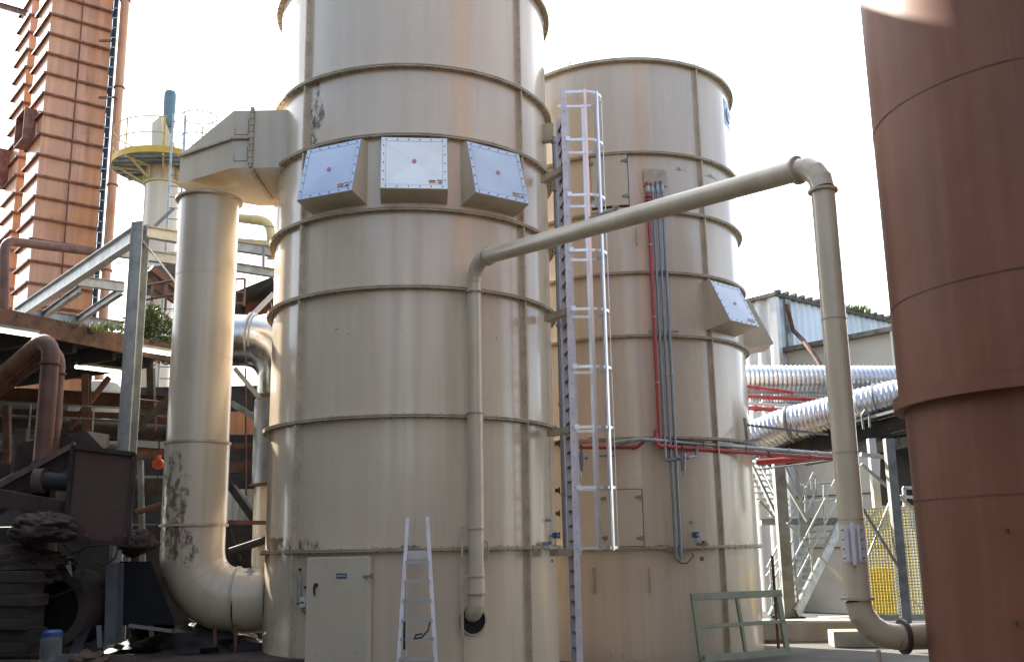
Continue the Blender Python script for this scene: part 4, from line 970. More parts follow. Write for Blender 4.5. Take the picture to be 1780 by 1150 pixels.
tower(c0, wA_, wB_, 1.0, z26+dz*4, zs, 'front ribbed orange red tower at the left edge', 'ribbed orange towers')
c2 = at(46, 120, 29.5)
tower(c2, wA_, wB_*1.0, 1.0, z26+dz*6, [z+.2+dz*1.0 for z in zs], 'rear ribbed orange red tower half hidden at far left', 'ribbed orange towers')
for cc, (u0, v0, u1, v1), lb in ((c0, (66, 192, 46, 262), 'open sheet metal hood frame on the left face of front tower'), (c2, (20, 262, 3, 330), 'open sheet metal hood frame on left face of rear tower')):
    p = onp(u0, v0, cc, B)-A*.02; q = onp(u1, v1, cc, B)-A*.02; p2, q2 = Vector((p.x, p.y, 0)), Vector((q.x, q.y, 0)); mb = MB()
    for z in (p.z, q.z): mb.beam(p2-A*.16+Z*z, q2-A*.16+Z*z, .32, .025, up=Z)
    for s_ in (p2, q2): mb.beam(s_-A*.16+Z*(q.z-.0), s_-A*.16+Z*p.z, .32, .025, up=B)
    solo('hood_frame', mb, M_towerrib, lb, 'hood', smooth=0)
tp = at(204, 200, 26.6)
pp = [Vector((at(204, 200, 26.6).x, 26.6, 1.0)), Vector((at(204, 200, 26.6).x, 26.6, at(204, -60, 26.6).z))]
def fz(v): return (at(204, v, 26.6).z-pp[0].z)/(pp[1].z-pp[0].z)
pipe_thing('red_tower_pipe', pp, .125, M_tower, 'tall red pipe right of the ribbed tower', 'pipe', clamps=[(0, fz(v), .04, 1.25, 'flange') for v in (2, 153, 322, 470)], cm=M_towerrib, n=24)
# cable riser between them
cx = at(188, 200, 26.3).x; cr_ = thing('cable_riser', 'dark cable ladder between ribbed tower and tall red pipe', 'cable ladder', (cx, 26.3, 1))
zt2 = at(204, -60, 26.3).z
MB().beam((cx, 26.3, 1), (cx, 26.3, zt2), .10, .05, up=(0, 1, 0)).build('cable_bundle', M_dark, cr_, smooth=0)
for s_ in (-.075, .075): MB().beam((cx+s_, 26.28, 1), (cx+s_, 26.28, zt2), .012, .05, up=(0, 1, 0)).build('side_rail', M_galvd, cr_, smooth=0)
mb = MB(); z = 1.2
while z < zt2: mb.box((cx, 26.26, z), (.13, .02, .03)); z += .3
mb.build('cable_ties', M_galv, cr_, smooth=0)
for v in (68, 167): q = at(185, v, 26.3); MB().beam(q+Vector((-.25, .1, 0)), q+Vector((.25, .1, 0)), .05, .06).build('bracket', M_towerrib, cr_, smooth=0)
# top-left beam and orange horizontal pipe with elbow
sb('crossbeam', 'dark beam crossing top left corner in front of rear tower', 'beam', at(-10, 7, 27.5), at(46, 23, 27.0), .16, .16, M_towerrib, 'i')
pipe_thing('rusty_pipe', pathpts([at(4, 700, 21), at(8, 418, 21), at(165, 438, 23.5)], .28, 5), .10, M_rustred, 'weathered pipe bending across the front ribbed tower', 'pipe', n=16)

# ------------------------------------------------------------------ silo with yellow platform
SY = 25.0; sx = at(281, 360, SY).x; sr = 32/FPX*SY*.98
so = thing('silo', 'small cream silo with round yellow railed platform', 'silo', (sx, SY, 0))
zp = at(281, 262, SY-1.25).z-.0; zsb = at(281, 322, SY).z
MB().lathe((sx, SY, 0), [(sr, 2), (sr, zp-.02)], 48).build('shell', M_t2, so)
MB().ring((sx, SY, zsb), sr-.01, sr+.05, .05, 48).build('flange', M_yelp, so)
PR = 91/FPX*SY
MB().disc((sx, SY, zp+.0), PR-.02, .03, 64).build('deck', M_under, so)
MB().ring((sx, SY, zp+.06), PR-.02, PR, .17, 64).build('kick_plate', M_yel, so)
mb = MB()
for k in range(9): y_ = -PR+.15+k*.28; w_ = math.sqrt(max(PR*PR-y_*y_, 0))-.04; mb.beam((sx-w_, SY+y_, zp-.03), (sx+w_, SY+y_, zp-.03), .02, .04)
mb.build('deck_stiffeners', M_galvd, so, smooth=0)
for k in range(8):
    a = 2*PI*(k+.4)/8; n = Vector((math.cos(a), math.sin(a), 0)); O = Vector((sx, SY, 0))
    MB().beam(O+n*(PR-.15)+Z*(zp-.05), O+n*(sr+.02)+Z*(zsb+.02), .045, .045).beam(O+n*(sr+.03)+Z*(zsb), O+n*(sr+.03)+Z*(zp-.06), .045, .045).beam(O+n*(sr+.03)+Z*(zp-.06), O+n*(PR-.02)+Z*(zp-.06), .05, .05).build('bracket', M_yelp, so, smooth=0)
    MB().beam(O+n*(PR-.01)+Z*(zp-.02), O+n*(PR-.01)+Z*(zp+.92), .045, .012, up=n).build('rail_post', M_yel, so, smooth=0)
def railring(z, r, a0, a1, th=.018, k=40): return MB().tube([Vector((sx+r*math.cos(a0+(a1-a0)*i/k), SY+r*math.sin(a0+(a1-a0)*i/k), z)) for i in range(k+1)], th, 8)
for hh in (.92, .50): railring(zp+hh, PR, R(-70), R(-330)).build('handrail', M_yelp, so)
bxp = [(262, 258), (300, 262)]
q0 = at(272, 258, SY-.3)
MB().hexa([at(263, 262, SY-.5), at(285, 266, SY-.55), at(305, 262, SY), at(270, 258, SY), at(264, 214, SY-.4), at(280, 200, SY-.5), at(284, 208, SY+.1), at(268, 212, SY+.1)]).build('drive_housing', M_door, so, smooth=0)
MB().hexa([at(281, 262, SY-.5), at(307, 262, SY-.4), at(307, 262, SY), at(281, 262, SY), at(281, 203, SY-.45), at(285, 203, SY-.35), at(285, 203, SY), at(281, 203, SY)]).build('drive_cover', M_door, so, smooth=0)
mx_ = at(294, 200, SY).x
mo = thing('electric_motor', 'grey blue upright motor standing on yellow silo platform', 'motor', (mx_, SY, at(294, 240, SY).z))
MB().lathe((mx_, SY, 0), [(.001, at(0, 165, SY).z+.02), (.13, at(0, 165, SY).z), (.155, at(0, 168, SY).z-.04), (.155, at(0, 187, SY).z)], 24).build('fan_cowl', M_motor, mo)
MB().lathe((mx_, SY, 0), [(.15, at(0, 187, SY).z), (.15, at(0, 220, SY).z), (.13, at(0, 236, SY).z), (.001, at(0, 238, SY).z)], 24).build('body', M_motor, mo)
MB().box((mx_+.1, SY-.12, at(0, 221, SY).z), (.16, .16, .22)).build('terminal_box', M_motor, mo, smooth=0)
# platform ladder with cage
lx = at(313, 300, SY-1.1).x; ll = thing('platform_ladder', 'grey caged ladder up to the yellow silo platform', 'ladder', (lx, SY-1.3, 2))
zl0, zl1 = 2., at(308, 202, SY-1.2).z
for dx in (-.16, .12): MB().beam((lx+dx, SY-1.3+dx*.3, zl0), (lx+dx, SY-1.3+dx*.3, zl1), .05, .03).build('rail', M_galv, ll, smooth=0)
z = zl0+.1
while z < zl1-.1: MB().tube([(lx-.16, SY-1.34, z), (lx+.12, SY-1.27, z)], .013, 6).build('rung', M_galvd, ll); z += .28
cx_, cy_ = lx+.48, SY-1.3
for v in (192, 230): 
    z = at(340, v, cy_-.4).z; MB().tube([Vector((cx_+.42*math.cos(R(a)), cy_+.42*math.sin(R(a)), z)) for a in range(-160, 161, 16)], .016, 8).build('cage_hoop', M_galv, ll)
for a in (-130, -80, -35, 10, 60): MB().tube([Vector((cx_+.42*math.cos(R(a)), cy_+.42*math.sin(R(a)), at(340, vv, cy_).z)) for vv in (193, 300)], .012, 6).build('cage_bar', M_galv, ll)

# ------------------------------------------------------------------ galvanised steel frame
Yc = 14.9
ctp = at(243, 388, Yc); xcol = at(233, 580, Yc).x; zpl = at(240, 400, Yc).z
sf = thing('roof_steelwork', 'galvanised steel column with sloping looking roof beams above canopy', 'frame', (xcol, Yc, 0))
MB().ibeam((xcol, Yc, 0), (xcol, Yc, ctp.z), .20, .20, .014, up=(.25, 1, 0)).build('column', M_galv, sf, smooth=0)
MB().beam((xcol-.10, Yc-.08, 0), (xcol-.10, Yc-.08, ctp.z), .012, .02, up=(0, 1, 0)).build('edge_strip', M_galvd, sf, smooth=0)
O = Vector((xcol, Yc, zpl)); 
def zpt(u, v, z=None): return atz(u, v, zpl if z is None else z)
e1_ = zpt(28, 546); MB().ibeam(O-Z*.03, Vector((e1_.x, e1_.y, zpl-.03)), .14, .26, .012).build('main_beam', M_galv, sf, smooth=0)
e2_ = zpt(330, 413); MB().ibeam(O-Z*.03+Vector((.1, 0, 0)), Vector((e2_.x, e2_.y, zpl-.03)), .12, .18, .012).build('cross_beam', M_galv, sf, smooth=0)
for (ua, va), (ub, vb) in (((128, 487), (216, 499)), ((45, 543), (214, 566)), ((205, 437), (312, 452))):
    MB().ibeam(zpt(ua, va), zpt(ub, vb), .12, .18, .012).build('cross_beam', M_galv, sf, smooth=0)
for (ua, va), (ub, vb) in (((65, 556), (140, 502)), ((125, 563), (212, 505))):
    MB().ibeam(zpt(ua, va, zpl-.02), zpt(ub, vb, zpl-.02), .10, .14, .012).build('purlin', M_galvd, sf, smooth=0)
MB().beam(at(248, 418, Yc), at(306, 492, Yc+.5), .02, .09, up=(0, 1, 0)).build('brace', M_galv, sf, smooth=0)
MB().beam(at(262, 400, Yc+5), at(302, 362, Yc+5), .05, .05).build('brace', M_galvd, sf, smooth=0)

# ------------------------------------------------------------------ dark canopy
zc_ = at(150, 590, 15.6).z
Lp, Rp = atz(-60, 545, zc_), atz(302, 618, zc_)
de = (Rp-Lp).normalized(); db = Vector((-de.y, de.x, 0)); 
if db.y < 0: db = -db
Lp = Lp-de*3
cn = thing('canopy_roof', 'low dark canopy roof with weeds and debris along its edge', 'canopy', tuple(Lp))
q = [Lp, Rp, Rp+db*6.5, Lp+db*6.5]
MB().hexa([p for p in q]+[p+Z*.07 for p in q]).build('roof_slab', M_dark, cn, smooth=0)
MB().beam(Lp-db*.04+Z*.02, Rp-db*.04+Z*.02, .06, .30).build('fascia', M_rust, cn, smooth=0)
for k in range(9): p = Lp.lerp(Rp, (k+.5)/9)-Z*.13; MB().beam(p+db*.1, p+db*6.4, .07, .22).build('joist', M_dark, cn, smooth=0)
mb = MB(); n_ = 260
for k in range(n_):
    p = Lp.lerp(Rp, random.random())+db*random.uniform(-.06, .5)+Z*(.10+.05*random.random()); s = random.uniform(.03, .10)
    mb.box(p, (s*1.6, s, s*.8), random.uniform(0, PI))
solo('roof_debris', mb, M_brown, 'crumbled debris and dirt lying along the canopy edge', 'debris', kind='stuff', smooth=0)
for lb, a, b in (('lit tube lamp at far left under canopy edge', (-5, 573), (66, 584)), ('lit tube lamp between column and beige duct', (231, 605), (300, 616)), ('lit double tube lamp deeper under the canopy', (131, 637), (237, 650))):
    p, q_ = atz(*a, zc_-.26), atz(*b, zc_-.26); t = thing('tube_lamp', lb, 'lamp', tuple(p), group='tube lamps under the canopy')
    MB().tube([p, q_], .028, 10).build('tube', M_tube, t); MB().beam(p+Z*.055, q_+Z*.055, .10, .04).build('fitting', M_galvd, t, smooth=0)
# bush on the roof
def bush(ctr, rad, n, M, label):
    mb = MB()
    for k in range(n):
        while True:
            d = Vector((random.uniform(-1, 1), random.uniform(-1, 1), random.uniform(-.3, 1)))
            if d.length < 1: break
        f = noise.noise(d*2.3+Vector((3, 1, 7)))
        if f < -.18: continue
        p = ctr+Vector((d.x*rad[0], d.y*rad[1], (d.z+.1)*rad[2])); a = random.uniform(0, 2*PI); s = random.uniform(.018, .035)
        u = Vector((math.cos(a), math.sin(a), random.uniform(-.3, 1.2))).normalized()*s*2.2; w = u.cross(Vector((random.random(), random.random(), .3))).normalized()*s*.5
        mb.add([p-u, p+w, p+u, p-w], [(0, 1, 2, 3)])
    o = thing('roof_bush', label, 'bush', tuple(ctr)); mb.build('foliage', M, o, smooth=0)
    m2 = MB()
    for k in range(16): a = random.uniform(0, 2*PI); m2.tube([ctr+Vector((math.cos(a)*.05, math.sin(a)*.05, -.05)), ctr+Vector((math.cos(a)*rad[0]*.7, math.sin(a)*rad[1]*.7, rad[2]*random.uniform(.4, .9)))], .006, 5)
    m2.build('stems', M_rust, o); return o
bp = at(270, 598, 17.2); bush(Vector((bp.x-.16, bp.y, zc_+.10)), (.52, .4, .80), 5000, M_leaf, 'green bush growing on the canopy between column and beige duct')
q = Lp.lerp(Rp, .80)+db*.15; gp_ = atz(180, 575, zc_+.1); tuft(Vector((gp_.x, gp_.y, zc_+.1)), (.3, .15), 70, .22, M_leafy, 'bright grass tuft on canopy edge left of the steel column', w=.015)
gp_ = atz(100, 566, zc_+.1); tuft(Vector((gp_.x, gp_.y, zc_+.1)), (.6, .2), 60, .10, M_leaf, 'low weeds on the canopy edge below the ribbed tower', w=.012)

# ------------------------------------------------------------------ grey hopper, railings and beams behind the frame
mb = MB().hexa([at(242, 512, 20), at(312, 520, 20), at(312, 500, 22.5), at(262, 490, 22.5), at(232, 468, 19.5), at(318, 455, 19.5), at(318, 440, 23), at(250, 440, 23)])
solo('grey_hopper', mb, M_galvd, 'dark grey hopper bottom behind the galvanised column', 'hopper', smooth=0)
sb('hopper_beam', 'brown beam under grey hopper bottom, left one', 'beam', at(238, 478, 19.2), at(305, 522, 19.6), .16, .12, M_rust)
sb('hopper_beam', 'brown beam under grey hopper bottom, right one', 'beam', at(262, 466, 19.2), at(312, 505, 19.6), .14, .12, M_rustred)
def railing(name, label, P0, P1, h, n, M, mids=(.5,), r=.02):
    t = thing(name, label, 'railing', tuple(P0))
    for f in (1,)+tuple(mids): MB().tube([P0+Z*h*f, P1+Z*h*f], r, 8).build('rail', M, t)
    for k in range(n): p = P0.lerp(P1, k/(n-1)); MB().tube([p, p+Z*h], r, 8).build('post', M, t)
    return t
railing('orange_railing', 'orange red railing on the canopy behind the bush', at(238, 548, 18.6), at(312, 535, 18.4), .55, 4, M_rustred, r=.025)
railing('orange_railing', 'orange red ladder rails between beige duct and near tank', at(408, 532, 17.5), at(424, 532, 17.5), .5, 2, M_rustred, (.1, .5), r=.022)
# silver duct behind the beige one
sdt = thing('silver_duct', 'shiny metal duct bending down between beige duct and near tank', 'duct', tuple(at(430, 595, 16.6)))
pts = pathpts([at(330, 588, 16.6), at(496, 594, 16.6), Vector((at(496, 594, 16.6).x, 16.6, at(496, 700, 16.6).z))], .66, 12)
MB().tube(pts, .43, 48).build('bend', mat('silver_duct_metal', (.55, .56, .56), .25, 1., var=.12, vs=2, wavy=(.3, 2, .03)), sdt, smooth=30)
q = at(437, 590, 16.6); MB().ring(q, .42, .455, .03, 48, (1, 0, -.03)).ring(q+Vector((.06, 0, 0)), .42, .445, .02, 48, (1, 0, -.03)).build('joint_band', M_galv, sdt)
xq = pts[-1].x
MB().lathe((xq, 16.6, 0), [(.46, at(0, 700, 16.6).z), (.46, at(0, 850, 16.6).z)], 48).build('grey_sleeve', M_cond, sdt)
MB().lathe((xq, 16.6, 0), [(.42, at(0, 850, 16.6).z), (.42, at(0, 1010, 16.6).z)], 48).build('cream_sleeve', M_pipeh, sdt)
for v in (700, 852): MB().ring((xq, 16.6, at(0, v, 16.6).z), .4, .5, .04, 48).build('flange', M_rust, sdt)
# far cream pipe and beams in the gap
pipe_thing('cream_pipe', pathpts([at(330, 374, 21), at(470, 383, 21), at(472, 450, 21)], .3, 6), .10, M_yelp, 'far cream pipe with elbow left of the near tank', 'pipe', n=16)
pipe_thing('thin_pipe', [at(400, 384, 20.6), at(480, 395, 20.6)], .012, M_galvd, 'thin grey line under the far cream pipe', 'pipe')
solo('cream_box_duct', MB().hexa([at(395, 432, 21.5), at(490, 440, 21.5), at(490, 440, 22.5), at(395, 432, 22.5), at(395, 412, 21.5), at(490, 420, 21.5), at(490, 420, 22.5), at(395, 412, 22.5)]), M_yelp, 'cream box duct under the far cream pipe', 'duct', smooth=0)
sb('gap_beam', 'upper galvanised beam between beige duct and near tank', 'beam', at(330, 416, 19), at(492, 440, 19.5), .15, .2, M_galv, 'i')
sb('gap_beam', 'lower galvanised beam between beige duct and near tank', 'beam', at(330, 452, 18.6), at(492, 477, 19), .15, .16, M_galv, 'i')
sb('gap_post', 'slim grey post standing between the two gap beams', 'post', at(458, 470, 19.2), at(458, 428, 19.2), .05, .05, M_galvd)
solo('sloping_roof', MB().hexa([at(395, 520, 20), at(475, 488, 20), at(485, 540, 22), at(395, 560, 22), at(395, 512, 20), at(475, 480, 20), at(485, 530, 22), at(395, 552, 22)]), M_dark, 'dark sloping roof sheet behind the silver duct', 'roof', smooth=0)
solo('brick_red_panel', MB().hexa([at(425, 545, 21), at(475, 545, 21), at(475, 545, 22), at(425, 545, 22), at(430, 515, 21), at(462, 500, 21), at(470, 500, 22), at(430, 515, 22)]), M_rustred, 'brick red sloping panel above the silver duct', 'panel', smooth=0)
sb('white_strut', 'pale strut slanting beside the near tank above silver duct', 'strut', at(440, 546, 18.5), at(476, 510, 18.5), .09, .07, M_white)
sb('dark_strut', 'dark strut below the silver duct bend', 'strut', at(408, 640, 15.9), at(452, 692, 15.9), .07, .07, M_galvd)
solo('orange_casing', MB().hexa([at(395, 755, 18), at(444, 755, 18), at(444, 755, 18.3), at(395, 755, 18.3), at(395, 715, 18), at(440, 715, 18), at(440, 715, 18.3), at(395, 715, 18.3)]), M_tower, 'orange red panel in the gap right of beige duct', 'panel', smooth=0)
sb('gap_rod', 'thin rod standing in front of the orange panel', 'rod', at(428, 860, 17.6), at(427, 640, 17.6), .03, .03, M_rust, 'tube')
sb('gap_rail', 'upper dark rail crossing the gap below orange panel', 'rail', at(395, 775, 17.8), at(470, 775, 17.8), .10, .10, M_rust)
sb('gap_rail', 'lower pink brown rail crossing the gap to near tank', 'rail', at(398, 907, 15.2), at(466, 908, 14.9), .05, .06, M_rustred)
sb('gap_rail', 'middle brown rail crossing the gap behind the grey sleeve', 'rail', at(395, 812, 18.6), at(460, 812, 18.6), .2, .2, M_rust)
corr(at(396, 850, 18.8), Vector((1, .1, 0)).normalized(), .9, at(396, 912, 18.8).z, at(396, 850, 18.8).z, .12, .02).build('pale_sheet', M_clad)
o = bpy.data.objects['pale_sheet']; o['label'] = 'pale corrugated sheet glimpsed in the gap right of beige duct'; o['category'] = 'sheet'
sb('dark_strut', 'dark strut leaning across the pale corrugated sheet', 'strut', at(402, 845, 18.2), at(452, 915, 18.2), .22, .12, M_dark)
sb('dark_strut', 'steep dark strut below the pale corrugated sheet', 'strut', at(398, 920, 17.8), at(418, 975, 17.8), .06, .06, M_dark)
# boxed end connecting flange for the elbow
# ------------------------------------------------------------------ dark plant under the canopy
solo('added_back_wall', MB().box((-13.5, 23.6, 2.75), (18, .3, 5.5)), M_dark, 'dark wall added to keep light out behind the canopy', 'wall', smooth=0)  # added to close off light and hold the hall dark
solo('added_side_wall', MB().box((-3.7, 21.5, 2.1), (.2, 6.0, 4.2)), M_dark, 'added dark wall behind the gap between duct and near tank', 'wall', smooth=0)  # added like the rear one, to darken the gap
solo('machine_block', MB().box((-8.5, 19.5, 1.1), (9.5, 3.0, 2.2)), M_dark, 'large dark machine block deep in the hall', 'machine', smooth=0, bevel=.05)
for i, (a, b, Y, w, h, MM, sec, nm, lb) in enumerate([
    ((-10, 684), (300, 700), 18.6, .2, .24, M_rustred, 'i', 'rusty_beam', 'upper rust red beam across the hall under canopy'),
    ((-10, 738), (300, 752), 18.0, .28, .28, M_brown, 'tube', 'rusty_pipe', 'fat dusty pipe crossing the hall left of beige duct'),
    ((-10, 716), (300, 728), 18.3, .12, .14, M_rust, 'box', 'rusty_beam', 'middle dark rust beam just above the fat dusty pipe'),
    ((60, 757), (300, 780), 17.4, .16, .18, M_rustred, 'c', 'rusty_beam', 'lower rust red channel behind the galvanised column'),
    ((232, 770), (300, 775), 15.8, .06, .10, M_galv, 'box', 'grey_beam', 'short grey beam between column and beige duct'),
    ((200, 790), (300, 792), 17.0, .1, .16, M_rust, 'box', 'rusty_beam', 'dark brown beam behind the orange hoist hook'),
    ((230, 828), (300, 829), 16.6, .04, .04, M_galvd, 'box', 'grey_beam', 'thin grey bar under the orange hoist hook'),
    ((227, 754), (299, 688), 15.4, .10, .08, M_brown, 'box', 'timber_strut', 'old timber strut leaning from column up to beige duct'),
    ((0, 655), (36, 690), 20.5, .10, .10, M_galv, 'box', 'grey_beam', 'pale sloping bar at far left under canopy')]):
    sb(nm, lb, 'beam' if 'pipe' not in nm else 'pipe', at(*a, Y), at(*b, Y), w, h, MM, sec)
railing('walkway_railing', 'thin grey handrail across the hall under canopy', at(-5, 742, 17.0), at(215, 752, 17.2), .42, 5, M_galvd, (.5,), r=.015)
railing('walkway_railing', 'rust red handrail right of the galvanised column', at(240, 745, 17.3), at(300, 752, 17.2), .5, 3, M_rustred, (.5,), r=.015)
solo('pale_vessel', MB().lathe(at(172, 700, 21.5), [(.001, .5), (.35, .42), (.55, .2), (.6, 0), (.6, -.4)], 24), M_concw, 'pale domed vessel glimpsed under the canopy', 'vessel')
solo('orange_casing', MB().hexa([at(28, 692, 20.8), at(140, 700, 20.8), at(140, 700, 22), at(28, 692, 22), at(28, 652, 20.8), at(140, 660, 20.8), at(140, 660, 22), at(28, 652, 22)]), M_tower, 'orange casing glimpsed under the canopy at left', 'casing', smooth=0)
# rusty elbow pipes
for lb, cc, Y in (('front rust red elbow pipe bending down at far left', [(-40, 690), (30, 612), (84, 570), (88, 640), (72, 900)], 13.4), ('rear rust red elbow pipe behind the front one at far left', [(-40, 700), (40, 622), (98, 590), (99, 650), (84, 900)], 13.75)):
    P = [at(*cc[0], Y+.9), at(cc[2][0]-4, cc[2][1]+8, Y), at(cc[4][0], cc[4][1], Y)]
    P[2] = Vector((at((cc[3][0]+cc[4][0])/2, 720, Y).x, Y, at(0, 860, Y).z)); P[1] = Vector((P[2].x, Y, P[1].z))
    t = thing('rusty_elbow_pipe', lb, 'pipe', tuple(P[2])); pts = pathpts(P, .22, 6)
    MB().tube(pts, .115, 24).build('tube', M_rustred, t)
    MB().ring(pts[-2]-Z*.1, .11, .14, .02, 24).build('clamp', M_rust, t)
    MB().lathe((P[2].x, Y, P[2].z-.02), [(.19, -.9), (.125, .45)], 24).build('boot', M_brown, t)
# big feed box and chute
fb = thing('feed_box', 'big brown steel feed box hanging in front of the dark hall', 'box', tuple(at(170, 940, 12.6)))
P = lambda u, v, Y=12.6: at(u, v, Y)
MB().hexa([P(113, 934), P(221, 944), P(215, 940, 13.6), P(108, 930, 13.6), P(127, 778), P(234, 790), P(228, 792, 13.6), P(122, 780, 13.6)]).build('body', mat('brown_feed_box', (.095, .045, .035), .75, var=.3, vs=1.6, bump=.3, bs=14, col2=(.075, .06, .035)), fb, smooth=0, bevel=.01)
for a, b in (((127, 776), (235, 789)), ((112, 936), (222, 946)), ((127, 776), (112, 936)), ((235, 789), (222, 946))): MB().beam(P(*a, 12.57), P(*b, 12.57), .05, .05).build('rim', M_brown, fb, smooth=0)
for u in (150, 198, 216): MB().lathe(P(u, 930, 12.5), [(.001, .03), (.03, .02), (.035, -.02), (.001, -.03)], 10).build('lug', M_rust, fb)
ch = thing('chute', 'dusty sloping chute left of the brown feed box', 'chute', tuple(at(60, 850, 13)))
MB().hexa([at(-15, 905, 12.9), at(122, 812, 12.9), at(122, 800, 13.9), at(-15, 885, 13.9), at(-15, 850, 12.9), at(128, 774, 12.9), at(128, 770, 13.9), at(-15, 840, 13.9)]).build('side', M_brown, ch, smooth=0)
MB().beam(at(-15, 852, 12.82), at(131, 772, 12.82), .07, .07).build('rim', M_dust, ch, smooth=0)
MB().tube([at(70, 835, 12.7), at(122, 838, 12.75)], .11, 20).build('roller', M_dark, ch)
MB().ring(at(70, 835, 12.7), .05, .15, .12, 20, (1, 0, 0)).build('roller_flange', M_dust, ch)
# dirt heaps
def heap(name, label, c, rad, M, seed, cat='heap', n=18, amp=.35):
    mb = MB(); vs = []; fs = []
    for j in range(n+1):
        th = PI*j/n
        for i in range(2*n):
            ph = PI*i/n; d = Vector((math.sin(th)*math.cos(ph), math.sin(th)*math.sin(ph), math.cos(th)))
            k = 1+amp*noise.noise(d*1.7+Vector((seed, 0, 0)))+amp*.5*noise.noise(d*5+Vector((0, seed, 0)))+amp*.28*noise.noise(d*9)
            vs.append(c+Vector((d.x*rad[0]*k, d.y*rad[1]*k, d.z*rad[2]*k)))
    for j in range(n):
        for i in range(2*n): fs.append((j*2*n+i, (j+1)*2*n+i, (j+1)*2*n+(i+1) % (2*n), j*2*n+(i+1) % (2*n)))
    return solo(name, mb.add(vs, fs), M, label, cat, smooth=50)
heap('clay_heap', 'pale brown caked clay lump left of the brown feed box', at(72, 918, 12.35), (.40, .3, .17), M_brown, 3, n=34, amp=.34)
heap('clay_heap', 'dusty grey brown clay heap at far left above dark timbers', at(8, 985, 12.7), (.75, .5, .26), M_brown, 11, n=34, amp=.34)
heap('clay_heap', 'caked clay lump low right of the brown feed box', at(240, 942, 13.2), (.20, .3, .16), M_brown, 5, n=20)
sb('crusted_beam', 'clay crusted beam sloping down left of the clay lump', 'beam', at(-15, 862, 12.5), at(108, 884, 12.5), .22, .20, M_brown)
solo('upper_crust', MB().hexa([at(20, 835, 13.9), at(180, 780, 13.9), at(190, 775, 14.6), at(20, 830, 14.6), at(30, 770, 13.9), at(150, 748, 13.9), at(190, 755, 14.6), at(40, 765, 14.6)]), M_brown, 'dusty steel cover above the brown feed box', 'cover', smooth=0)
sb('tan_post', 'tan painted post left of the dusty steel cover', 'post', at(28, 850, 14.2), at(40, 745, 14.2), .16, .12, M_dust)
# cables under the feed box
for i, (lb, cc) in enumerate([('black cable looping under left of the feed box', [(110, 946), (125, 962), (140, 955), (150, 948), (185, 946)]), ('black cable looping under right of the feed box', [(158, 956), (166, 975), (182, 981), (200, 970), (206, 950)]), ('long black cable sagging into the dark machine', [(140, 958), (132, 972), (145, 990), (140, 1015), (110, 1030), (80, 1040)])]):
    pipe_thing('hanging_cable', [at(u, v, 12.5) for u, v in cc], .012, M_black, lb, 'cable', n=8)
# hoist hook
hk = thing('hoist_hook', 'orange hoist hook hanging beside the beige duct', 'hook', tuple(at(275, 818, 14.6)))
q = at(275, 806, 14.6)
MB().disc(q, .078, .07, 20, (0, 1, 0)).tube([q+Z*.07, q+Z*.13], .035, 10).build('block', M_orange, hk)
mb = MB()
for s_ in range(3): mb.beam(q+Vector((-.045, -.037, -.025+s_*.025)), q+Vector((.045, -.037, -.025+s_*.025)), .004, .006)
mb.build('slots', M_red, hk, smooth=0)
MB().tube([q+Z*.12, q+Z*.38], .012, 8).build('chain', M_dark, hk); MB().tube([q-Z*.07, q-Z*.85+Vector((.03, 0, 0))], .008, 6).build('chain', M_dark, hk)
# lower machinery
sb('lower_column', 'grey steel column low in the dark below feed box', 'column', at(197, 1118, 12.9), at(200, 978, 12.9), .15, .15, M_cond, 'i', up=(.2, 1, 0))
solo('discharge_chute', MB().hexa([at(208, 1086, 13.0), at(305, 1084, 13.0), at(305, 1084, 14.2), at(208, 1086, 14.2), at(208, 975, 13.0), at(262, 975, 13.0), at(262, 975, 14.2), at(208, 975, 14.2)]), M_hole, 'black sloping sided discharge chute beneath the hoist hook', 'chute', smooth=0)
dr = thing('dark_drum', 'dark round drum between timbers and lower column', 'drum', tuple(at(115, 1040, 13)))
MB().ring(at(118, 1055, 13.0), .33, .46, .5, 36, (.25, 1, 0)).build('drum_shell', M_brown, dr); MB().disc(at(118, 1055, 13.1), .33, .3, 36, (.25, 1, 0)).build('drum_face', M_hole, dr)
solo('slanted_plate', MB().hexa([at(112, 968, 12.7), at(122, 966, 12.7), at(126, 966, 12.9), at(112, 968, 12.9), at(108, 1, 12.7) if False else at(106, 972, 12.7), at(126, 1003, 12.7), at(126, 1003, 12.9), at(106, 972, 12.9)]), M_concw, 'small pale plate glimpsed above the dark drum', 'plate', smooth=0)
solo('bright_sheet', MB().hexa([at(118, 1140, 12.4), at(134, 1144, 12.3), at(134, 1144, 12.33), at(118, 1140, 12.43), at(138, 1082, 12.9), at(162, 1082, 12.8), at(162, 1082, 12.83), at(138, 1082, 12.93)]), M_steel, 'shiny bent metal sheet leaning beside the dark drum', 'sheet', smooth=0)
# small motor at the bottom
q = at(89, 1128, 12.0); bm_ = thing('pump_motor', 'small grey motor with blue cap at bottom left', 'motor', tuple(q))
MB().tube([q-Z*.12, q+Z*.16], .11, 24).build('body', M_galvd, bm_); MB().lathe(q+Z*.16, [(.115, -.02), (.115, .03), (.09, .055), (.001, .06)], 24).build('cap', M_bluep, bm_)
mb = MB()
for k in range(12): a = PI*k/12+PI; mb.beam(q+Vector((.112*math.cos(a), .112*math.sin(a), -.1)), q+Vector((.112*math.cos(a), .112*math.sin(a), .12)), .006, .02)
mb.build('cooling_fin', M_galvd, bm_, smooth=0)
MB().box(q+Vector((.12, -.02, -.1)), (.12, .1, .1)).build('terminal_box', M_cond, bm_, smooth=0)
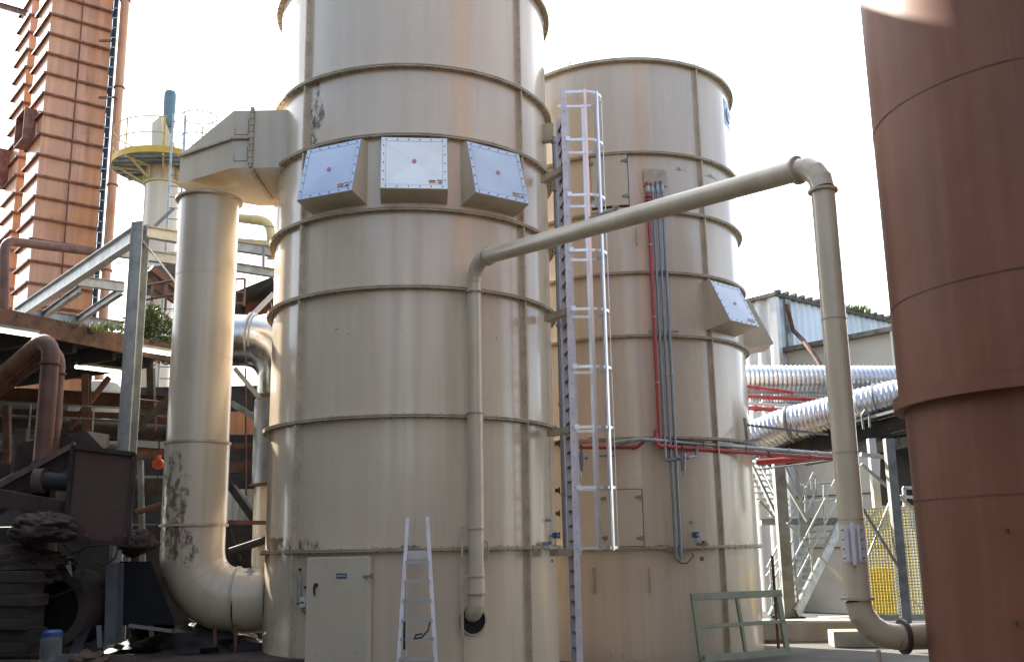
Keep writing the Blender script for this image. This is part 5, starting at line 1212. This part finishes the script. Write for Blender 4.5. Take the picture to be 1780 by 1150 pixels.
# timber stack at the left
for k in range(7):
    Y = 12.2+random.uniform(-.05, .05); v = 1000+k*20
    sb('timber_baulk', ['dark timber baulk, topmost of the stack at far left', 'second timber baulk from top of the far left stack', 'third timber baulk from top of the far left stack', 'middle timber baulk of the far left stack', 'fifth timber baulk from top of the far left stack', 'sixth timber baulk from top of the far left stack', 'lowest timber baulk of the far left stack'][k], 'timber',
       at(-30, v, Y), at(64+random.uniform(-6, 4), v+2, Y), .5, .125, M_plank, group='timbers stacked at the far left')
solo('front_ledge', MB().box((at(300, 1120, 12.6).x, 13.2, .22), (3.6, 1.3, .40)), M_brown, 'low dirty ledge running below the beige duct elbow', 'ledge', smooth=0, bevel=.02)
solo('front_ledge', MB().box((at(60, 1120, 12.6).x, 12.9, .14), (3.4, 1.6, .26)), M_brown, 'low dirty ledge at bottom left under timber stack', 'ledge', smooth=0, bevel=.02)
for u in (372, 408): sb('drip_leg', 'rusty leg under the duct elbow, left one' if u == 372 else 'rusty leg under the duct elbow, right one', 'leg', at(u, 1180, 13.6), at(u+2, 1085, 13.6), .05, .05, M_rust, 'tube')
for i, (u0, v0, u1, v1, Y, MM, lb) in enumerate([(225, 1086, 300, 1096, 13.0, M_galvd, 'grey bar at foot of the black discharge chute'), (172, 1086, 174, 1125, 12.8, M_galvd, 'thin upright rod left of the lower column'), (262, 1085, 264, 1105, 13.2, M_yelp, 'short cream stub below the black discharge chute')]):
    sb('small_bar', lb, 'bar', at(u0, v0, Y), at(u1, v1, Y), .05, .04, MM)
heap('rubble_heap', 'rubble heap behind the ledge left of the near tank', at(330, 1135, 14.2), (1.0, .6, .35), M_dark, 8, n=22, amp=.5)
heap('rubble_heap', 'small pale rubble beside the shiny bent sheet', at(150, 1150, 12.5), (.22, .25, .12), M_dust, 21, n=18, amp=.5)

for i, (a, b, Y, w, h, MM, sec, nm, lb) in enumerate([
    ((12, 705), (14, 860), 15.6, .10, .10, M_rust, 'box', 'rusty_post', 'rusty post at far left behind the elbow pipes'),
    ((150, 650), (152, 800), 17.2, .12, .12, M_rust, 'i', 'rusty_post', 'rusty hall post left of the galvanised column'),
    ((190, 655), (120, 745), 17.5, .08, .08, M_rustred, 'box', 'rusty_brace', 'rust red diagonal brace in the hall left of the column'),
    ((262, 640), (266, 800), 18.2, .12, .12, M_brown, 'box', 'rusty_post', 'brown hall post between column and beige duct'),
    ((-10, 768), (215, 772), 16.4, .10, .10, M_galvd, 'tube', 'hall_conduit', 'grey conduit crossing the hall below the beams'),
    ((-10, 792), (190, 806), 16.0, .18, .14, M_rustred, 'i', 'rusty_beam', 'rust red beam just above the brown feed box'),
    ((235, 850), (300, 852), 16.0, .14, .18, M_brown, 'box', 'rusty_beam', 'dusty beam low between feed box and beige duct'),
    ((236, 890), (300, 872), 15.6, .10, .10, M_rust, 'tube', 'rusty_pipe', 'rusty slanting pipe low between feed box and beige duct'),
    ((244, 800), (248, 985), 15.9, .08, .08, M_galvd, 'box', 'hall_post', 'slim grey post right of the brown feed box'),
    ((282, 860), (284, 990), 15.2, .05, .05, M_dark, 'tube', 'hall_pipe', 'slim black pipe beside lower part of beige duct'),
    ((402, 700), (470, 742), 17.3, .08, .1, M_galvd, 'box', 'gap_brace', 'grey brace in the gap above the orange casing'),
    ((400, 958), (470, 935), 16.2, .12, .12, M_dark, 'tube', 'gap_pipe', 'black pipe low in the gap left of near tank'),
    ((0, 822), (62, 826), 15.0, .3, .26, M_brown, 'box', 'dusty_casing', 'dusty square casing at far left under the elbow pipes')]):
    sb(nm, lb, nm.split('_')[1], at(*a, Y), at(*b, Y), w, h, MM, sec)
# ------------------------------------------------------------------ unseen blocks added round the camera to shade the yard and streak the gloss
def facade(x0, x1, y, h, M, label, nwin, seed):
    t = thing('added_yard_block', label, 'building', ((x0+x1)/2, y, 0))
    MB().box(((x0+x1)/2, y-3, h/2), (x1-x0, 6, h)).build('wall', M, t, smooth=0)
    rnd = random.Random(seed)
    for k in range(nwin):
        x = x0+(x1-x0)*(k+.5)/nwin; w = (x1-x0)/nwin*.45
        MB().box((x, y+.02, h*.42), (w, .08, h*.6)).build('door', M_dark, t, smooth=0)  # dark panels added to break up the reflections in the gloss
facade(-16, -9.0, -8, 11, M_brick, 'unseen pale block added behind the photographer on the left', 2, 1)
facade(-6.2, -4.0, -10, 14, M_dark, 'unseen dark block added behind the photographer', 1, 2)
facade(-2.6, -.6, -9, 11.0, M_brick, 'unseen narrow pale block added behind the photographer', 1, 3)
facade(1.6, 4.2, -11, 15.0, M_dark, 'unseen tall dark block added behind the photographer', 1, 4)
facade(6.6, 11.5, -11, 12.0, M_conc, 'unseen grey block added behind the photographer on the right', 2, 5)
solo('side_light_blocker', MB().box((-14.5, 3, 5.5), (8, 20, 11)), M_dark, 'unseen dark block added outside the frame on the left', 'building', smooth=0)  # added out of view to cut sky light on the left
solo('side_light_blocker', MB().box((14, 2, 5), (9, 16, 10)), M_dark, 'unseen dark block added outside the frame on the right', 'building', smooth=0)  # added out of view to cut sky light from the right
solo('rear_light_blocker', MB().box((0, -4.2, 1.9), (17, .3, 3.8)), M_dark, 'unseen dark screen added close behind the photographer', 'wall', smooth=0)  # added unseen to darken the lower part of the tanks
solo('left_light_blocker', MB().box((-7.6, 5.2, 2.1), (2.4, 7.5, 4.2)), M_dark, 'unseen dark box added outside the frame at lower left', 'light blocker', smooth=0, bevel=.03)  # added unseen to shade the lower left
